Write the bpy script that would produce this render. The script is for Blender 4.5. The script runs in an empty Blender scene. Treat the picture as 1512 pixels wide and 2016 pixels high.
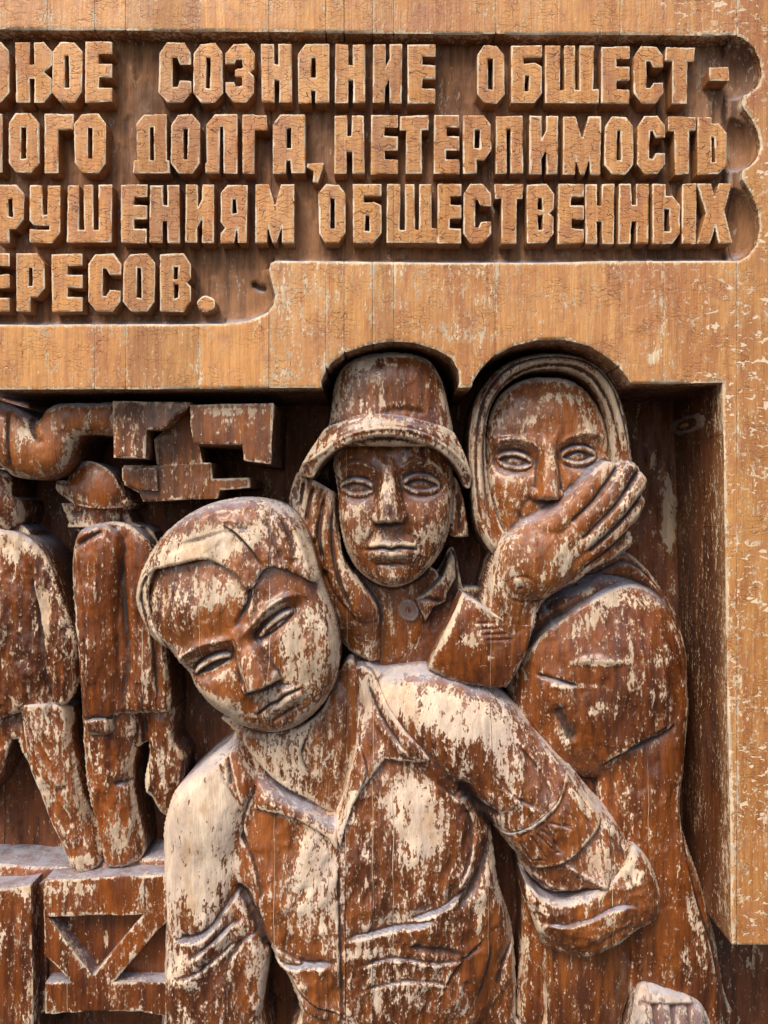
import bpy, math, random
import numpy as np
random.seed(7)
RNG = np.random.RandomState(11)
scene = bpy.context.scene

# ------------------------------------------------------------------ camera, sky, sun
D = 1650.0            # camera distance from the panel front, in millimetres
CX, CY = 756.0, 1008.0
H0 = 1.6              # height of the picture centre above the ground, metres
cam = bpy.data.cameras.new('camera'); camo = bpy.data.objects.new('camera', cam)
scene.collection.objects.link(camo)
camo.location = (0, -D / 1000, H0); camo.rotation_euler = (math.radians(90), 0, 0)
cam.sensor_fit = 'VERTICAL'; cam.sensor_height = 36; cam.lens = 36 * D / 2016.0
cam.clip_start = 0.01; cam.clip_end = 100
scene.camera = camo

SUN_EL, SUN_AZ = math.radians(52), math.radians(-30)   # azimuth from the panel's outward normal, to the left
world = bpy.data.worlds.new("World"); scene.world = world; world.use_nodes = True
wn = world.node_tree; bg = wn.nodes['Background']
sky = wn.nodes.new('ShaderNodeTexSky'); sky.sky_type = 'NISHITA'; sky.sun_disc = False
sky.sun_elevation = SUN_EL; sky.sun_rotation = math.radians(180) - SUN_AZ
sky.air_density = 1.0; sky.dust_density = 3.5; sky.ozone_density = 1.0
wn.links.new(sky.outputs[0], bg.inputs[0]); bg.inputs[1].default_value = 0.082
sun = bpy.data.lights.new('sun', 'SUN'); suno = bpy.data.objects.new('sun', sun)
scene.collection.objects.link(suno)
sun.energy = 1.5; sun.angle = math.radians(26); sun.color = (1.0, 0.90, 0.78)
sdir = np.array([math.sin(SUN_AZ) * math.cos(SUN_EL), -math.cos(SUN_AZ) * math.cos(SUN_EL), math.sin(SUN_EL)])
from mathutils import Vector
suno.rotation_euler = Vector(-sdir).to_track_quat('-Z', 'Y').to_euler()
suno.location = (0, -3, 4)
scene.view_settings.view_transform = 'Standard'; scene.view_settings.look = 'None'
scene.view_settings.exposure = 1.06; scene.view_settings.gamma = 1.0
scene.cycles.max_bounces = 6

# ------------------------------------------------------------------ materials
SEAMS = [-60, 92, 186, 247, 391, 529, 641, 677, 733, 775, 975, 1220, 1306, 1450, 1600]   # board joints, px at the panel front
def wx(px): return (px - CX) / 1000.0

class NT:
    def __init__(s, mat):
        s.t = mat.node_tree; s.n = s.t.nodes; s.l = s.t.links
    def add(s, typ, **kw):
        n = s.n.new(typ)
        for k, v in kw.items(): setattr(n, k, v)
        return n
    def put(s, sock, v):
        if hasattr(v, 'links') or isinstance(v, bpy.types.NodeSocket): s.l.new(v, sock)
        elif isinstance(v, tuple) and len(v) == 3 and sock.type == 'RGBA': sock.default_value = (*v, 1)
        else: sock.default_value = v
    def math(s, op, a, b=0.0, c=0.0, clamp=False):
        n = s.add('ShaderNodeMath', operation=op, use_clamp=clamp)
        s.put(n.inputs[0], a); s.put(n.inputs[1], b); s.put(n.inputs[2], c); return n.outputs[0]
    def mix(s, f, a, b):
        n = s.add('ShaderNodeMix', data_type='RGBA'); s.put(n.inputs[0], f); s.put(n.inputs[6], a); s.put(n.inputs[7], b); return n.outputs[2]
    def mul(s, a, b):
        n = s.add('ShaderNodeMix', data_type='RGBA', blend_type='MULTIPLY'); n.inputs[0].default_value = 1
        s.put(n.inputs[6], a); s.put(n.inputs[7], b); return n.outputs[2]
    def noise(s, vec, scale, detail=4, rough=.55, off=0.0, dist=0.0):
        n = s.add('ShaderNodeTexNoise'); s.put(n.inputs['Vector'], vec); n.inputs['Scale'].default_value = scale
        n.inputs['Detail'].default_value = detail; n.inputs['Roughness'].default_value = rough; n.inputs['Distortion'].default_value = dist
        return n.outputs[0]
    def mapv(s, vec, sc, loc=(0, 0, 0)):
        n = s.add('ShaderNodeMapping'); s.put(n.inputs[0], vec); n.inputs['Scale'].default_value = sc; n.inputs['Location'].default_value = loc; return n.outputs[0]
    def ramp(s, v, a, b, lo=0.0, hi=1.0):
        n = s.add('ShaderNodeMapRange', interpolation_type='SMOOTHSTEP'); s.put(n.inputs[0], v)
        n.inputs[1].default_value = a; n.inputs[2].default_value = b; n.inputs[3].default_value = lo; n.inputs[4].default_value = hi
        return n.outputs[0]

def wood(name, light, dark, bare, bias=0.0, big=1.0, fine=1.0, speck=0.5, crack=0.0, cream=0.0, gloss=0.3, dust=0.8, seams=1.0, grime_shade=1.0, bare2=None, streak=.5, coat=.38, bump=1.0):
    m = bpy.data.materials.new(name); m.use_nodes = True
    N = NT(m); bs = N.n['Principled BSDF']
    geo = N.add('ShaderNodeNewGeometry'); pos = geo.outputs['Position']
    att = N.add('ShaderNodeAttribute', attribute_name='surf'); sep = N.add('ShaderNodeSeparateColor'); N.l.new(att.outputs['Color'], sep.inputs[0])
    wear, dirt_shade, dst, stn = sep.outputs[0], sep.outputs[1], sep.outputs[2], att.outputs['Alpha']
    sx = N.add('ShaderNodeSeparateXYZ'); N.l.new(pos, sx.inputs[0]); px = sx.outputs[0]
    warpn = N.noise(pos, 9, 2)
    pxw = N.math('ADD', px, N.math('MULTIPLY', N.math('SUBTRACT', warpn, .5), .008))
    # tint of each glued board
    cr = N.add('ShaderNodeValToRGB'); cr.color_ramp.interpolation = 'CONSTANT'
    lo, hi = wx(SEAMS[0]), wx(SEAMS[-1]); els = cr.color_ramp.elements
    N.put(cr.inputs[0], N.math('DIVIDE', N.math('SUBTRACT', pxw, lo), hi - lo))
    r = random.Random(5)
    for i, sxp in enumerate(SEAMS[:-1]):
        p = (wx(sxp) - lo) / (hi - lo); e = els[0] if i == 0 else (els[1] if i == 1 else els.new(p)); e.position = p
        v = r.uniform(.84, 1.12); hshift = r.uniform(-.07, .07); e.color = (v * (1 + hshift * .3), v * (1 - hshift * .2), v * (1 - hshift), 1)
    # varnish: streaky stain
    st = N.noise(N.mapv(pos, (1, 1, .10)), 70, 5, .6)
    cl = N.noise(N.mapv(pos, (1, 1, .5), (3, 1, 2)), 5.5, 5, .6)
    fac = N.ramp(N.math('ADD', N.math('MULTIPLY', st, streak), N.math('MULTIPLY', cl, 1 - streak)), .36, .64)
    col = N.mix(fac, dark, light)
    gr = N.ramp(N.noise(N.mapv(pos, (1, 1, .03)), 330, 3, .6), .3, .7, .86, 1.08)
    col = N.mul(col, gr); col = N.mul(col, cr.outputs[0])
    # blotchy purple-grey old varnish
    bl = N.ramp(N.noise(N.mapv(pos, (1, 1, .7), (5, 0, 1)), 17, 6, .65), .54 if light[0] < .4 else .49, .74, 0, .45 if light[0] < .4 else .75)
    col = N.mix(bl, col, (.105, .045, .035) if light[0] < .4 else (.36, .145, .075))
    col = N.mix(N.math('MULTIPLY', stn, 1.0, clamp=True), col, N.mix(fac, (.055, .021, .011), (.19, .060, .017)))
    # flaking
    n1 = N.noise(N.mapv(pos, (1, 1, .42), (1.3, 0, .7)), 15, 7, .62)
    n2 = N.noise(N.mapv(pos, (1, 1, .38), (0.3, 2, .1)), 85, 4, .6)
    n3 = N.noise(N.mapv(pos, (1, 1, .55), (8, 2, 5)), 240, 2, .5)
    w = N.math('ADD', wear, bias)
    w = N.math('ADD', w, N.math('MULTIPLY', N.math('SUBTRACT', n1, .5), 1.15 * big))
    w = N.math('ADD', w, N.math('MULTIPLY', N.math('SUBTRACT', n2, .5), 1.45 * fine))
    w = N.math('ADD', w, N.math('MULTIPLY', N.math('SUBTRACT', n3, .5), 1.0 * fine))
    n4 = N.noise(N.mapv(pos, (1, 1, .10), (4, 4, 1)), 130, 3, .6)
    w = N.math('ADD', w, N.math('MULTIPLY', N.math('SUBTRACT', n4, .5), .75 * fine))
    mask = N.ramp(w, .485, .535)
    spn = N.math('ADD', n3, N.math('MULTIPLY', N.math('SUBTRACT', w, .5), .32))
    spk = N.ramp(spn, .70 - .10 * speck, .73 - .10 * speck)
    mask = N.math('MAXIMUM', mask, N.math('MULTIPLY', spk, .9 if speck > 0 else 0))
    bvar = N.noise(N.mapv(pos, (1, 1, .25), (2, 2, 2)), 34, 6, .65)
    bcol = N.mix(N.ramp(bvar, .36, .66), bare2 or tuple(c * .62 for c in bare), bare)
    bcol = N.mul(bcol, gr)
    # film of half-worn varnish beside the flakes
    film = N.ramp(w, .28, .50, 0, .42)
    st2 = N.ramp(N.noise(N.mapv(pos, (1, 1, .5), (6, 1, 3)), 26, 6, .7), .44, .70)
    bcol = N.mix(N.math('MULTIPLY', st2, .65), bcol, (.50, .29, .14) if light[0] < .5 else (.70, .42, .20))
    gk = N.ramp(N.noise(N.mapv(pos, (1, 1, .12), (9, 1, 1)), 60, 5, .7), .56, .74)
    bcol = N.mix(N.math('MULTIPLY', gk, .5), bcol, (.36, .29, .25))
    lip = N.ramp(N.math('ABSOLUTE', N.math('SUBTRACT', w, .478)), 0, .016, .45, 0)  # dark outline of the flakes: dirt plus painted shadow of the lifted film
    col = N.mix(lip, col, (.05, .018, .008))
    col = N.mix(film, col, tuple(.6 * a + .4 * b for a, b in zip(light, bare)))
    col = N.mix(mask, col, bcol)
    # cracks
    hgt = N.math('MULTIPLY', mask, -.35)
    warp = N.add('ShaderNodeVectorMath', operation='ADD'); nv = N.add('ShaderNodeTexNoise'); N.put(nv.inputs['Vector'], pos); nv.inputs['Scale'].default_value = 45
    sc_ = N.add('ShaderNodeVectorMath', operation='SCALE'); N.put(sc_.inputs[0], nv.outputs[1]); sc_.inputs[3].default_value = .02
    N.put(warp.inputs[0], pos); N.put(warp.inputs[1], sc_.outputs[0])
    if crack > 0 or cream > 0:
        vo = N.add('ShaderNodeTexVoronoi', feature='DISTANCE_TO_EDGE'); N.put(vo.inputs['Vector'], N.mapv(warp.outputs[0], (.75, .4, 3.4) if crack >= 1 else (.8, .4, 3.0))); vo.inputs['Scale'].default_value = 42
        vo2 = N.add('ShaderNodeTexVoronoi', feature='DISTANCE_TO_EDGE'); N.put(vo2.inputs['Vector'], N.mapv(warp.outputs[0], (1, .4, 1.7), (4, 4, 4))); vo2.inputs['Scale'].default_value = 34
        gate = N.ramp(N.noise(pos, 17, 4), *((.30, .46) if crack >= 1 else (.45, .60)))
        if crack > 0:
            c = N.math('MULTIPLY', N.ramp(vo.outputs[0], .0, .035, 1, 0), gate)
            c = N.math('MULTIPLY', N.math('MULTIPLY', c, N.math('SUBTRACT', 1, stn, clamp=True)), N.math('SUBTRACT', 1, mask))
            col = N.mix(N.math('MULTIPLY', c, crack), col, (.12, .045, .022))
            hgt = N.math('ADD', hgt, N.math('MULTIPLY', c, -.6 * crack))
        if cream > 0:
            wd = N.ramp(N.noise(N.mapv(pos, (1, 1, 1.8)), 42, 3, .6, dist=.4), .50, .70, -.012, .17)
            dd = N.math('SUBTRACT', vo2.outputs[0], wd)
            c2 = N.ramp(dd, 0, .012, 1, 0)
            c2 = N.math('MULTIPLY', N.math('MULTIPLY', c2, N.math('SUBTRACT', 1, stn, clamp=True)), N.ramp(px, cream_x[0], cream_x[1]))
            c2 = N.math('MULTIPLY', c2, N.ramp(N.noise(pos, 8, 3), .38, .55, .0, 1))
            col = N.mix(N.math('MULTIPLY', c2, cream), col, bare)
            hgt = N.math('ADD', hgt, N.math('MULTIPLY', c2, -.4))
    # glue joints
    if seams > 0:
        tot = None
        for i, sxp in enumerate(SEAMS[1:-1]):
            e = (.0011, .0006, .0014, .0008)[i % 4]
            c = N.ramp(N.math('ABSOLUTE', N.math('SUBTRACT', pxw, wx(sxp))), e * .4, e, 1, 0)
            tot = c if tot is None else N.math('MAXIMUM', tot, c)
        gate2 = N.ramp(N.noise(N.mapv(pos, (1, 1, .3), (0, 0, 9)), 6, 3), .50, .58)
        tot = N.math('MULTIPLY', N.math('MULTIPLY', tot, gate2), seams)
        sel = N.ramp(N.noise(N.mapv(pos, (1, 1, .5), (7, 0, 9)), 5, 2), .48, .52)
        col = N.mix(N.math('MULTIPLY', tot, .8), col, N.mix(sel, (.035, .02, .015), bare))
        hgt = N.math('ADD', hgt, N.math('MULTIPLY', tot, -1.2))
    # dirt and painted shade in the hollows, clotted
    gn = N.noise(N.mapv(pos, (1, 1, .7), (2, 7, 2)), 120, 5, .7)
    g = N.math('MULTIPLY', dirt_shade, N.ramp(gn, .32, .64, .22, 1.0))
    g = N.ramp(g, .07, .50, 0, .88 * grime_shade)
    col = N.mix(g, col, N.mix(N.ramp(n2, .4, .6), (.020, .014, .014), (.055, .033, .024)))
    # dust lying on what faces upwards
    sn = N.add('ShaderNodeSeparateXYZ'); N.l.new(geo.outputs['Normal'], sn.inputs[0])
    up = N.ramp(sn.outputs[2], .42, .92)
    dn = N.math('ADD', N.math('MULTIPLY', N.noise(pos, 30, 4), .6), N.math('MULTIPLY', gn, .4))
    dfac = N.math('MULTIPLY', N.math('MAXIMUM', up, N.math('MULTIPLY', dst, 1.0)), N.ramp(dn, .33, .62, .35, 1.0))
    dfac = N.math('MULTIPLY', dfac, dust, clamp=True)
    col = N.mix(dfac, col, (.36, .365, .43))
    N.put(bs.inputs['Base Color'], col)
    pg = N.ramp(N.noise(N.mapv(pos, (1, 1, .6), (11, 3, 4)), 12, 5, .65), .40, .62)
    rg = N.math('ADD', N.math('ADD', gloss, N.math('MULTIPLY', pg, .30)), N.math('MULTIPLY', mask, .42)); rg = N.math('ADD', rg, N.math('MULTIPLY', dfac, .5)); rg = N.math('ADD', rg, N.math('MULTIPLY', g, .35), clamp=True)
    rg = N.math('ADD', rg, N.math('MULTIPLY', N.math('SUBTRACT', n2, .5), .25), clamp=True)
    N.put(bs.inputs['Roughness'], rg); bs.inputs['IOR'].default_value = 1.5
    N.put(bs.inputs['Coat Weight'], N.math('MULTIPLY', N.math('SUBTRACT', 1, N.math('MAXIMUM', N.math('MAXIMUM', mask, dfac), pg), clamp=True), coat * 1.3)); bs.inputs['Coat Roughness'].default_value = .15
    h = N.math('ADD', hgt, N.math('MULTIPLY', n1, .8)); h = N.math('ADD', h, N.math('MULTIPLY', n2, .55)); h = N.math('ADD', h, N.math('MULTIPLY', gn, .28))
    h = N.math('ADD', h, N.math('MULTIPLY', gr, .5))
    bp = N.add('ShaderNodeBump'); N.put(bp.inputs['Height'], h); bp.inputs['Distance'].default_value = .0028; bp.inputs['Strength'].default_value = bump
    N.put(bs.inputs['Normal'], bp.outputs[0])
    return m
cream_x = (wx(1150), wx(1452))
BARE = (.84, .65, .46)
M = {}
M['plate'] = wood('golden_varnished_wood', (.68, .335, .10), (.44, .168, .05), (.84, .66, .45), bias=.17, big=.8, fine=.95, speck=1.05, crack=.5, cream=.95, seams=0, gloss=.34, dust=.6, grime_shade=.7, coat=.2)
M['letter'] = wood('letter_wood', (.66, .325, .10), (.45, .175, .052), (.88, .71, .50), bias=.04, big=.35, fine=.7, speck=.1, crack=1.0, gloss=.40, dust=.5, seams=.6, grime_shade=.9, coat=.12, bump=.6)
M['pocket'] = wood('grey_brown_recess_wood', (.33, .16, .07), (.11, .05, .026), (.42, .32, .24), bias=.12, big=1.0, fine=1.2, speck=.3, gloss=.72, dust=.8, grime_shade=.9, coat=0)
M['floor'] = wood('dark_recess_wood', (.22, .066, .017), (.08, .025, .010), (.60, .46, .32), bias=.10, big=.8, fine=1.2, speck=.5, gloss=.55, dust=.35, grime_shade=.9, streak=.6, coat=.0)
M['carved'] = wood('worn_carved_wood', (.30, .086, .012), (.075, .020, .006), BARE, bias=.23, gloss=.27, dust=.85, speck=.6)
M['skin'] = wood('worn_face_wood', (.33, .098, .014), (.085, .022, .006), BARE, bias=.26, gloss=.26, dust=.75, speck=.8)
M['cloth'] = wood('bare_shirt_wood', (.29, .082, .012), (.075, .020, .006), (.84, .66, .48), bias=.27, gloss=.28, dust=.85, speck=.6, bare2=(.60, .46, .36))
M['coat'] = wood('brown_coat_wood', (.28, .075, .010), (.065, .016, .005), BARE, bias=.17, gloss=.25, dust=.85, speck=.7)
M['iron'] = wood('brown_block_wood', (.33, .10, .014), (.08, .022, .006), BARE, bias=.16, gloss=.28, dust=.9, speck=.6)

# ------------------------------------------------------------------ carving tools
def catmull(pts, closed=True, n=6):
    P = np.array(pts, float); m = len(P); out = []
    rng = range(m) if closed else range(m - 1)
    for i in rng:
        if closed: p0, p1, p2, p3 = P[(i - 1) % m], P[i], P[(i + 1) % m], P[(i + 2) % m]
        else: p0, p1, p2, p3 = P[max(i - 1, 0)], P[i], P[i + 1], P[min(i + 2, m - 1)]
        for k in range(n):
            t = k / n
            out.append(.5 * ((2 * p1) + (-p0 + p2) * t + (2 * p0 - 5 * p1 + 4 * p2 - p3) * t * t + (-p0 + 3 * p1 - 3 * p2 + p3) * t ** 3))
    if not closed: out.append(P[-1])
    return np.array(out)

def Z(x0, y0, s):   # traced in an enlargement of the photograph -> photograph pixels
    return lambda pts: [(x0 + x / s, y0 + y / s) for x, y in pts]

def blur(a, r):
    k = int(max(1, round(r)));  w = np.hanning(2 * k + 3)[1:-1]; w /= w.sum()
    for ax in (0, 1):
        pad = [(0, 0), (0, 0)]; pad[ax] = (k, k); b = np.pad(a, pad, mode='edge'); o = np.zeros_like(a)
        for i, wi in enumerate(w):
            o += wi * (b[i:i + a.shape[0], :] if ax == 0 else b[:, i:i + a.shape[1]])
        a = o
    return a

def sstep(x, a, b):
    t = np.clip((x - a) / (b - a), 0, 1); return t * t * (3 - 2 * t)
def smax(a, b, k=8.0):
    h = np.clip(.5 + .5 * (a - b) / k, 0, 1); return b * (1 - h) + a * h + k * h * (1 - h)
def dome(t): return np.sqrt(np.clip(1 - t * t, 0, 1))

NOISE = [np.random.RandomState(3 + i).rand(67, 67) for i in range(3)]
for T_ in NOISE: T_[66, :] = T_[0, :]; T_[:, 66] = T_[:, 0]
def vnoise(X, Y, cell, k=0, ay=1.0):
    u = X / cell % 66; v = Y / (cell * ay) % 66; i = u.astype(int); j = v.astype(int); fu = u - i; fv = v - j
    fu = fu * fu * (3 - 2 * fu); fv = fv * fv * (3 - 2 * fv); T = NOISE[k]
    return (T[j, i] * (1 - fu) + T[j, i + 1] * fu) * (1 - fv) + (T[j + 1, i] * (1 - fu) + T[j + 1, i + 1] * fu) * fv - .5

class G:
    """A sheet of wood being carved: heights in mm towards the viewer over the panel's plane."""
    def __init__(s, x0, y0, x1, y1, step):
        s.step = step; s.x = np.arange(x0, x1 + step, step); s.y = np.arange(y0, y1 + step, step)
        s.X, s.Y = np.meshgrid(s.x, s.y); s.P = []; s.GR = []  # groove darkening: dirt together with painted shade
    def poly(s, pts, spline=True, n=5):
        P = catmull(pts, True, n) if spline else np.array(pts, float)
        X, Y = s.X, s.Y; d = np.full(X.shape, 1e9); ins = np.zeros(X.shape, bool)
        Q = np.roll(P, -1, axis=0)
        for (ax, ay), (bx, by) in zip(P, Q):
            ex, ey = bx - ax, by - ay; L = ex * ex + ey * ey + 1e-9
            t = np.clip(((X - ax) * ex + (Y - ay) * ey) / L, 0, 1)
            d = np.minimum(d, (X - ax - t * ex) ** 2 + (Y - ay - t * ey) ** 2)
            if ay != by: ins ^= ((ay > Y) != (by > Y)) & (X < (bx - ax) * (Y - ay) / (by - ay) + ax)
        d = np.sqrt(d); return np.where(ins, d, -d)
    def line(s, pts, n=4):
        P = catmull(pts, False, n); X, Y = s.X, s.Y
        seg = np.sqrt(((P[1:] - P[:-1]) ** 2).sum(1)); cum = np.concatenate([[0], np.cumsum(seg)]); tot = cum[-1] + 1e-9
        d = np.full(X.shape, 1e9); tt = np.zeros(X.shape); sd = np.ones(X.shape)
        for k in range(len(P) - 1):
            ax, ay = P[k]; ex, ey = P[k + 1] - P[k]; L = ex * ex + ey * ey + 1e-9
            t = np.clip(((X - ax) * ex + (Y - ay) * ey) / L, 0, 1)
            q = (X - ax - t * ex) ** 2 + (Y - ay - t * ey) ** 2; m = q < d
            d = np.where(m, q, d); tt = np.where(m, (cum[k] + t * seg[k]) / tot, tt)
            sd = np.where(m, np.sign(ex * (Y - ay) - ey * (X - ax) + 1e-6), sd)
        return np.sqrt(d), tt, sd      # side +1 = to the right-hand of travel (down the picture when going right)
    def ell(s, cx, cy, rx, ry, ang=0):
        a = math.radians(ang); dx, dy = s.X - cx, s.Y - cy
        return np.sqrt(((dx * math.cos(a) + dy * math.sin(a)) / rx) ** 2 + ((-dx * math.sin(a) + dy * math.cos(a)) / ry) ** 2)
    def uv(s, cx, cy, ang):
        a = math.radians(ang); dx, dy = s.X - cx, s.Y - cy
        return dx * math.cos(a) + dy * math.sin(a), -dx * math.sin(a) + dy * math.cos(a)
    def ridge(s, pts, w, amp, ends=True):
        d, t, _ = s.line(pts); tp = np.clip(np.minimum(t, 1 - t) * 6, 0, 1) if ends else 1
        ww = w * (.45 + .55 * tp) if ends else w
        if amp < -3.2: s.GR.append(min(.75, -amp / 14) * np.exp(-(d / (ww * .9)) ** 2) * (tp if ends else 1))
        return amp * np.exp(-(d / ww) ** 2) * (tp if ends else 1)
    def fold(s, pts, w, amp, side=1, w2=None):
        d, t, sd = s.line(pts); tp = np.clip(np.minimum(t, 1 - t) * 5, 0, 1); sd = sd * side
        k = sstep(sd * d, -s.step * 1.2, s.step * 1.2)
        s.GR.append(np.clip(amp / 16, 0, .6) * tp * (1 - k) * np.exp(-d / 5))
        return amp * tp * (.75 * k * np.exp(-(d / (w * 1.9)) ** 1.4) - 1.0 * (1 - k) * np.exp(-(d / (w2 or w)) ** 1.2))
    def tube(s, pts, rad, zc, flat=1.0):
        d, t, _ = s.line(pts); r = np.interp(t, np.linspace(0, 1, len(rad)), rad); z = np.interp(t, np.linspace(0, 1, len(zc)), zc)
        return z + flat * np.sqrt(np.clip(r * r - d * d, 0, None)) - flat * np.clip(d - r, 0, None) * 1.5
    def carve(s, amp=2.0, cell=26, ay=1.8):
        return amp * (vnoise(s.X, s.Y, cell, 0, ay) * 1.5 + vnoise(s.X + 31, s.Y + 17, cell * .45, 1, ay) * .7 + vnoise(s.X, s.Y + 9, cell * .2, 2, ay) * .3)
    def chisel(s, cell=24, amp=2.0, ay=1.6, k=1):
        u, v = s.X / cell, s.Y / (cell * ay); iu, iv = np.floor(u).astype(int), np.floor(v).astype(int)
        best = np.full(s.X.shape, 1e9); out = np.zeros(s.X.shape); T = NOISE[k]; T2 = NOISE[(k + 1) % 3]
        for dj in (-1, 0, 1):
            for di in (-1, 0, 1):
                a, b = (iu + di) % 66, (iv + dj) % 66; ox, oy = T[b, a], T2[b, a]
                du, dv = u - (iu + di + ox), v - (iv + dj + oy); q = du * du + dv * dv; m = q < best
                best = np.where(m, q, best); out = np.where(m, (T2[a, b] - .5) * 2.6 * du + (T[a, b] - .5) * 2.2 * dv + (T[a, b] - .5) * .5, out)
        return amp * blur(out, 1)
    def drape(s, amp, cell, ay, k=0, shear=0.0):
        n = vnoise(s.X + shear * s.Y + 25 * vnoise(s.X, s.Y, 90, 2), s.Y, cell, k, ay)
        m = vnoise(s.X + shear * s.Y, s.Y + 40, cell * .5, (k + 1) % 3, ay)
        return amp * (1 - 3.2 * np.abs(n)) + amp * .5 * (1 - 3 * np.abs(m))
    def patch(s, cx, cy, rx, ry, ang, amp):
        s.P.append((.68 if amp > 0 else 1) * amp * np.clip(1.25 - s.ell(cx, cy, rx, ry, ang) ** 2, -.0, 1))

def rounded(sd, R, drop):
    t = 1 - np.clip(sd / R, 0, 1); return -drop * (1 - np.sqrt(np.clip(1 - t * t, 0, 1)))

def to_world(px, py, z, dref):
    s = (D + dref) / D
    return np.stack([(px - CX) * s / 1000, -z / 1000, H0 + (CY - py) * s / 1000], -1)

def link_mesh(name, V, F, mat, parent, base, surf, smooth=True):
    me = bpy.data.meshes.new(name)
    V = np.asarray(V, np.float32) - np.array(base, np.float32); F = np.asarray(F, np.int32)
    me.vertices.add(len(V)); me.vertices.foreach_set('co', V.ravel())
    me.loops.add(F.size); me.loops.foreach_set('vertex_index', F.ravel())
    me.polygons.add(len(F)); me.polygons.foreach_set('loop_start', np.arange(0, F.size, 4, dtype=np.int32))
    me.update(calc_edges=True); me.validate()
    me.polygons.foreach_set('use_smooth', np.full(len(me.polygons), smooth))
    a = me.color_attributes.new('surf', 'FLOAT_COLOR', 'POINT')
    c = np.ascontiguousarray(surf, dtype=np.float32); a.data.foreach_set('color', c.ravel())
    me.materials.append(mat)
    o = bpy.data.objects.new(name, me); scene.collection.objects.link(o)
    if parent is not None: o.parent = parent
    else: o.location = base
    return o

ZS = 0.0
def build(name, g, sd, z, back, dref, mat, parent=None, base=(0, 0, 0), wear=0.0, grime_shade=0.0, dust=0.0, draft=0.0, edge=.45, cur=1.0, under=None, rimdrop=None, gcur=1.0, stain=.45, jit=1.0):
    """Cuts the outline sd > 0 out of the sheet g, snaps the rim to the outline and gives it side walls down to `back`."""
    z = z + ZS; dref = dref - ZS; st = g.step; inside = sd > -.35 * st
    cell = inside[:-1, :-1] & inside[1:, :-1] & inside[:-1, 1:] & inside[1:, 1:]
    ny, nx = sd.shape
    gy, gx = np.gradient(sd, st); gl = np.sqrt(gx * gx + gy * gy) + 1e-6
    used = np.zeros(sd.shape, bool); used[:-1, :-1] |= cell; used[1:, :-1] |= cell; used[:-1, 1:] |= cell; used[1:, 1:] |= cell
    cp = np.pad(cell, 1); full = cp[:-1, :-1] & cp[1:, :-1] & cp[:-1, 1:] & cp[1:, 1:]
    border = used & ~full
    PX, PY = g.X.copy(), g.Y.copy()
    mv = border & (np.abs(sd) < 1.8 * st)
    PX[mv] -= (sd * gx / gl)[mv]; PY[mv] -= (sd * gy / gl)[mv]
    # surface state: convex edges lose their varnish, hollows get dirt and painted shade
    low = z - 34.0 if rimdrop is None else z - rimdrop
    zz = np.where(sd > 0, z, np.minimum(blur(z, 3), low))
    k1, k2 = max(1.5, 5 / st), max(3, 17 / st)
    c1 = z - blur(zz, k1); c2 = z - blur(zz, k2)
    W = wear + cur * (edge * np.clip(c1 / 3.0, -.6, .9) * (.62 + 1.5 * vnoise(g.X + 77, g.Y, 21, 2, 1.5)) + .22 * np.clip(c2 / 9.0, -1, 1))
    Gm = grime_shade + gcur * (.60 * np.clip(-c1 / 2.2 - .12, 0, 1) + .75 * np.clip(-c2 / 8.0 - .15, 0, 1))
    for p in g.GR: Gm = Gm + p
    for p in g.P: W = W + p
    idx = -np.ones(sd.shape, int); idx[used] = np.arange(used.sum())
    V = to_world(PX[used], PY[used], z[used], dref)
    S = np.stack([W[used], Gm[used], np.full(used.sum(), dust), np.zeros(used.sum())], -1)
    jj, ii = np.nonzero(cell)
    a, b, c, d = idx[jj, ii], idx[jj, ii + 1], idx[jj + 1, ii + 1], idx[jj + 1, ii]
    F = [np.stack([a, d, c, b], -1)]
    # walls
    E = []
    for dj, di, e in ((-1, 0, ('b', 'a')), (1, 0, ('d', 'c')), (0, -1, ('a', 'd')), (0, 1, ('c', 'b'))):
        nb = cp[jj + 1 + dj, ii + 1 + di]; m = ~nb; q = dict(a=(jj, ii), b=(jj, ii + 1), c=(jj + 1, ii + 1), d=(jj + 1, ii))
        p, r = q[e[0]], q[e[1]]; E.append(np.stack([p[0][m], p[1][m], r[0][m], r[1][m]], -1))
    E = np.concatenate(E); n0 = len(V)
    if len(E):
        key = np.concatenate([E[:, 0] * nx + E[:, 1], E[:, 2] * nx + E[:, 3]]); uk, inv = np.unique(key, return_inverse=True)
        wj, wi = uk // nx, uk % nx; ax, ay = PX[wj, wi], PY[wj, wi]; az = z[wj, wi]; nxn, nyn = (gx / gl)[wj, wi], (gy / gl)[wj, wi]
        rings = []; K = 4; bk = np.minimum(back, az - .5)
        for k in range(K):
            f = (k / (K - 1)) ** 1.3; q = -draft * f + vnoise(ax + 90 * k, ay, 45) * 2.2 * jit * (k > 0)
            zk = az * (1 - f) + bk * f
            V = np.concatenate([V, to_world(ax + nxn * q, ay + nyn * q, zk, dref)])
            S = np.concatenate([S, np.stack([np.full(len(ax), wear * .5 + (.30 if k == 0 else .0)), np.full(len(ax), .15 + grime_shade + .5 * f * gcur), np.full(len(ax), dust * .6), np.full(len(ax), stain if k else stain * .5)], -1)])
            rings.append(n0 + k * len(uk))
        i0, i1 = inv[:len(E)], inv[len(E):]
        for k in range(K - 1): F.append(np.stack([rings[k] + i0, rings[k] + i1, rings[k + 1] + i1, rings[k + 1] + i0], -1))
    return link_mesh(name, V, np.concatenate(F), mat, parent, base, S)

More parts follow.
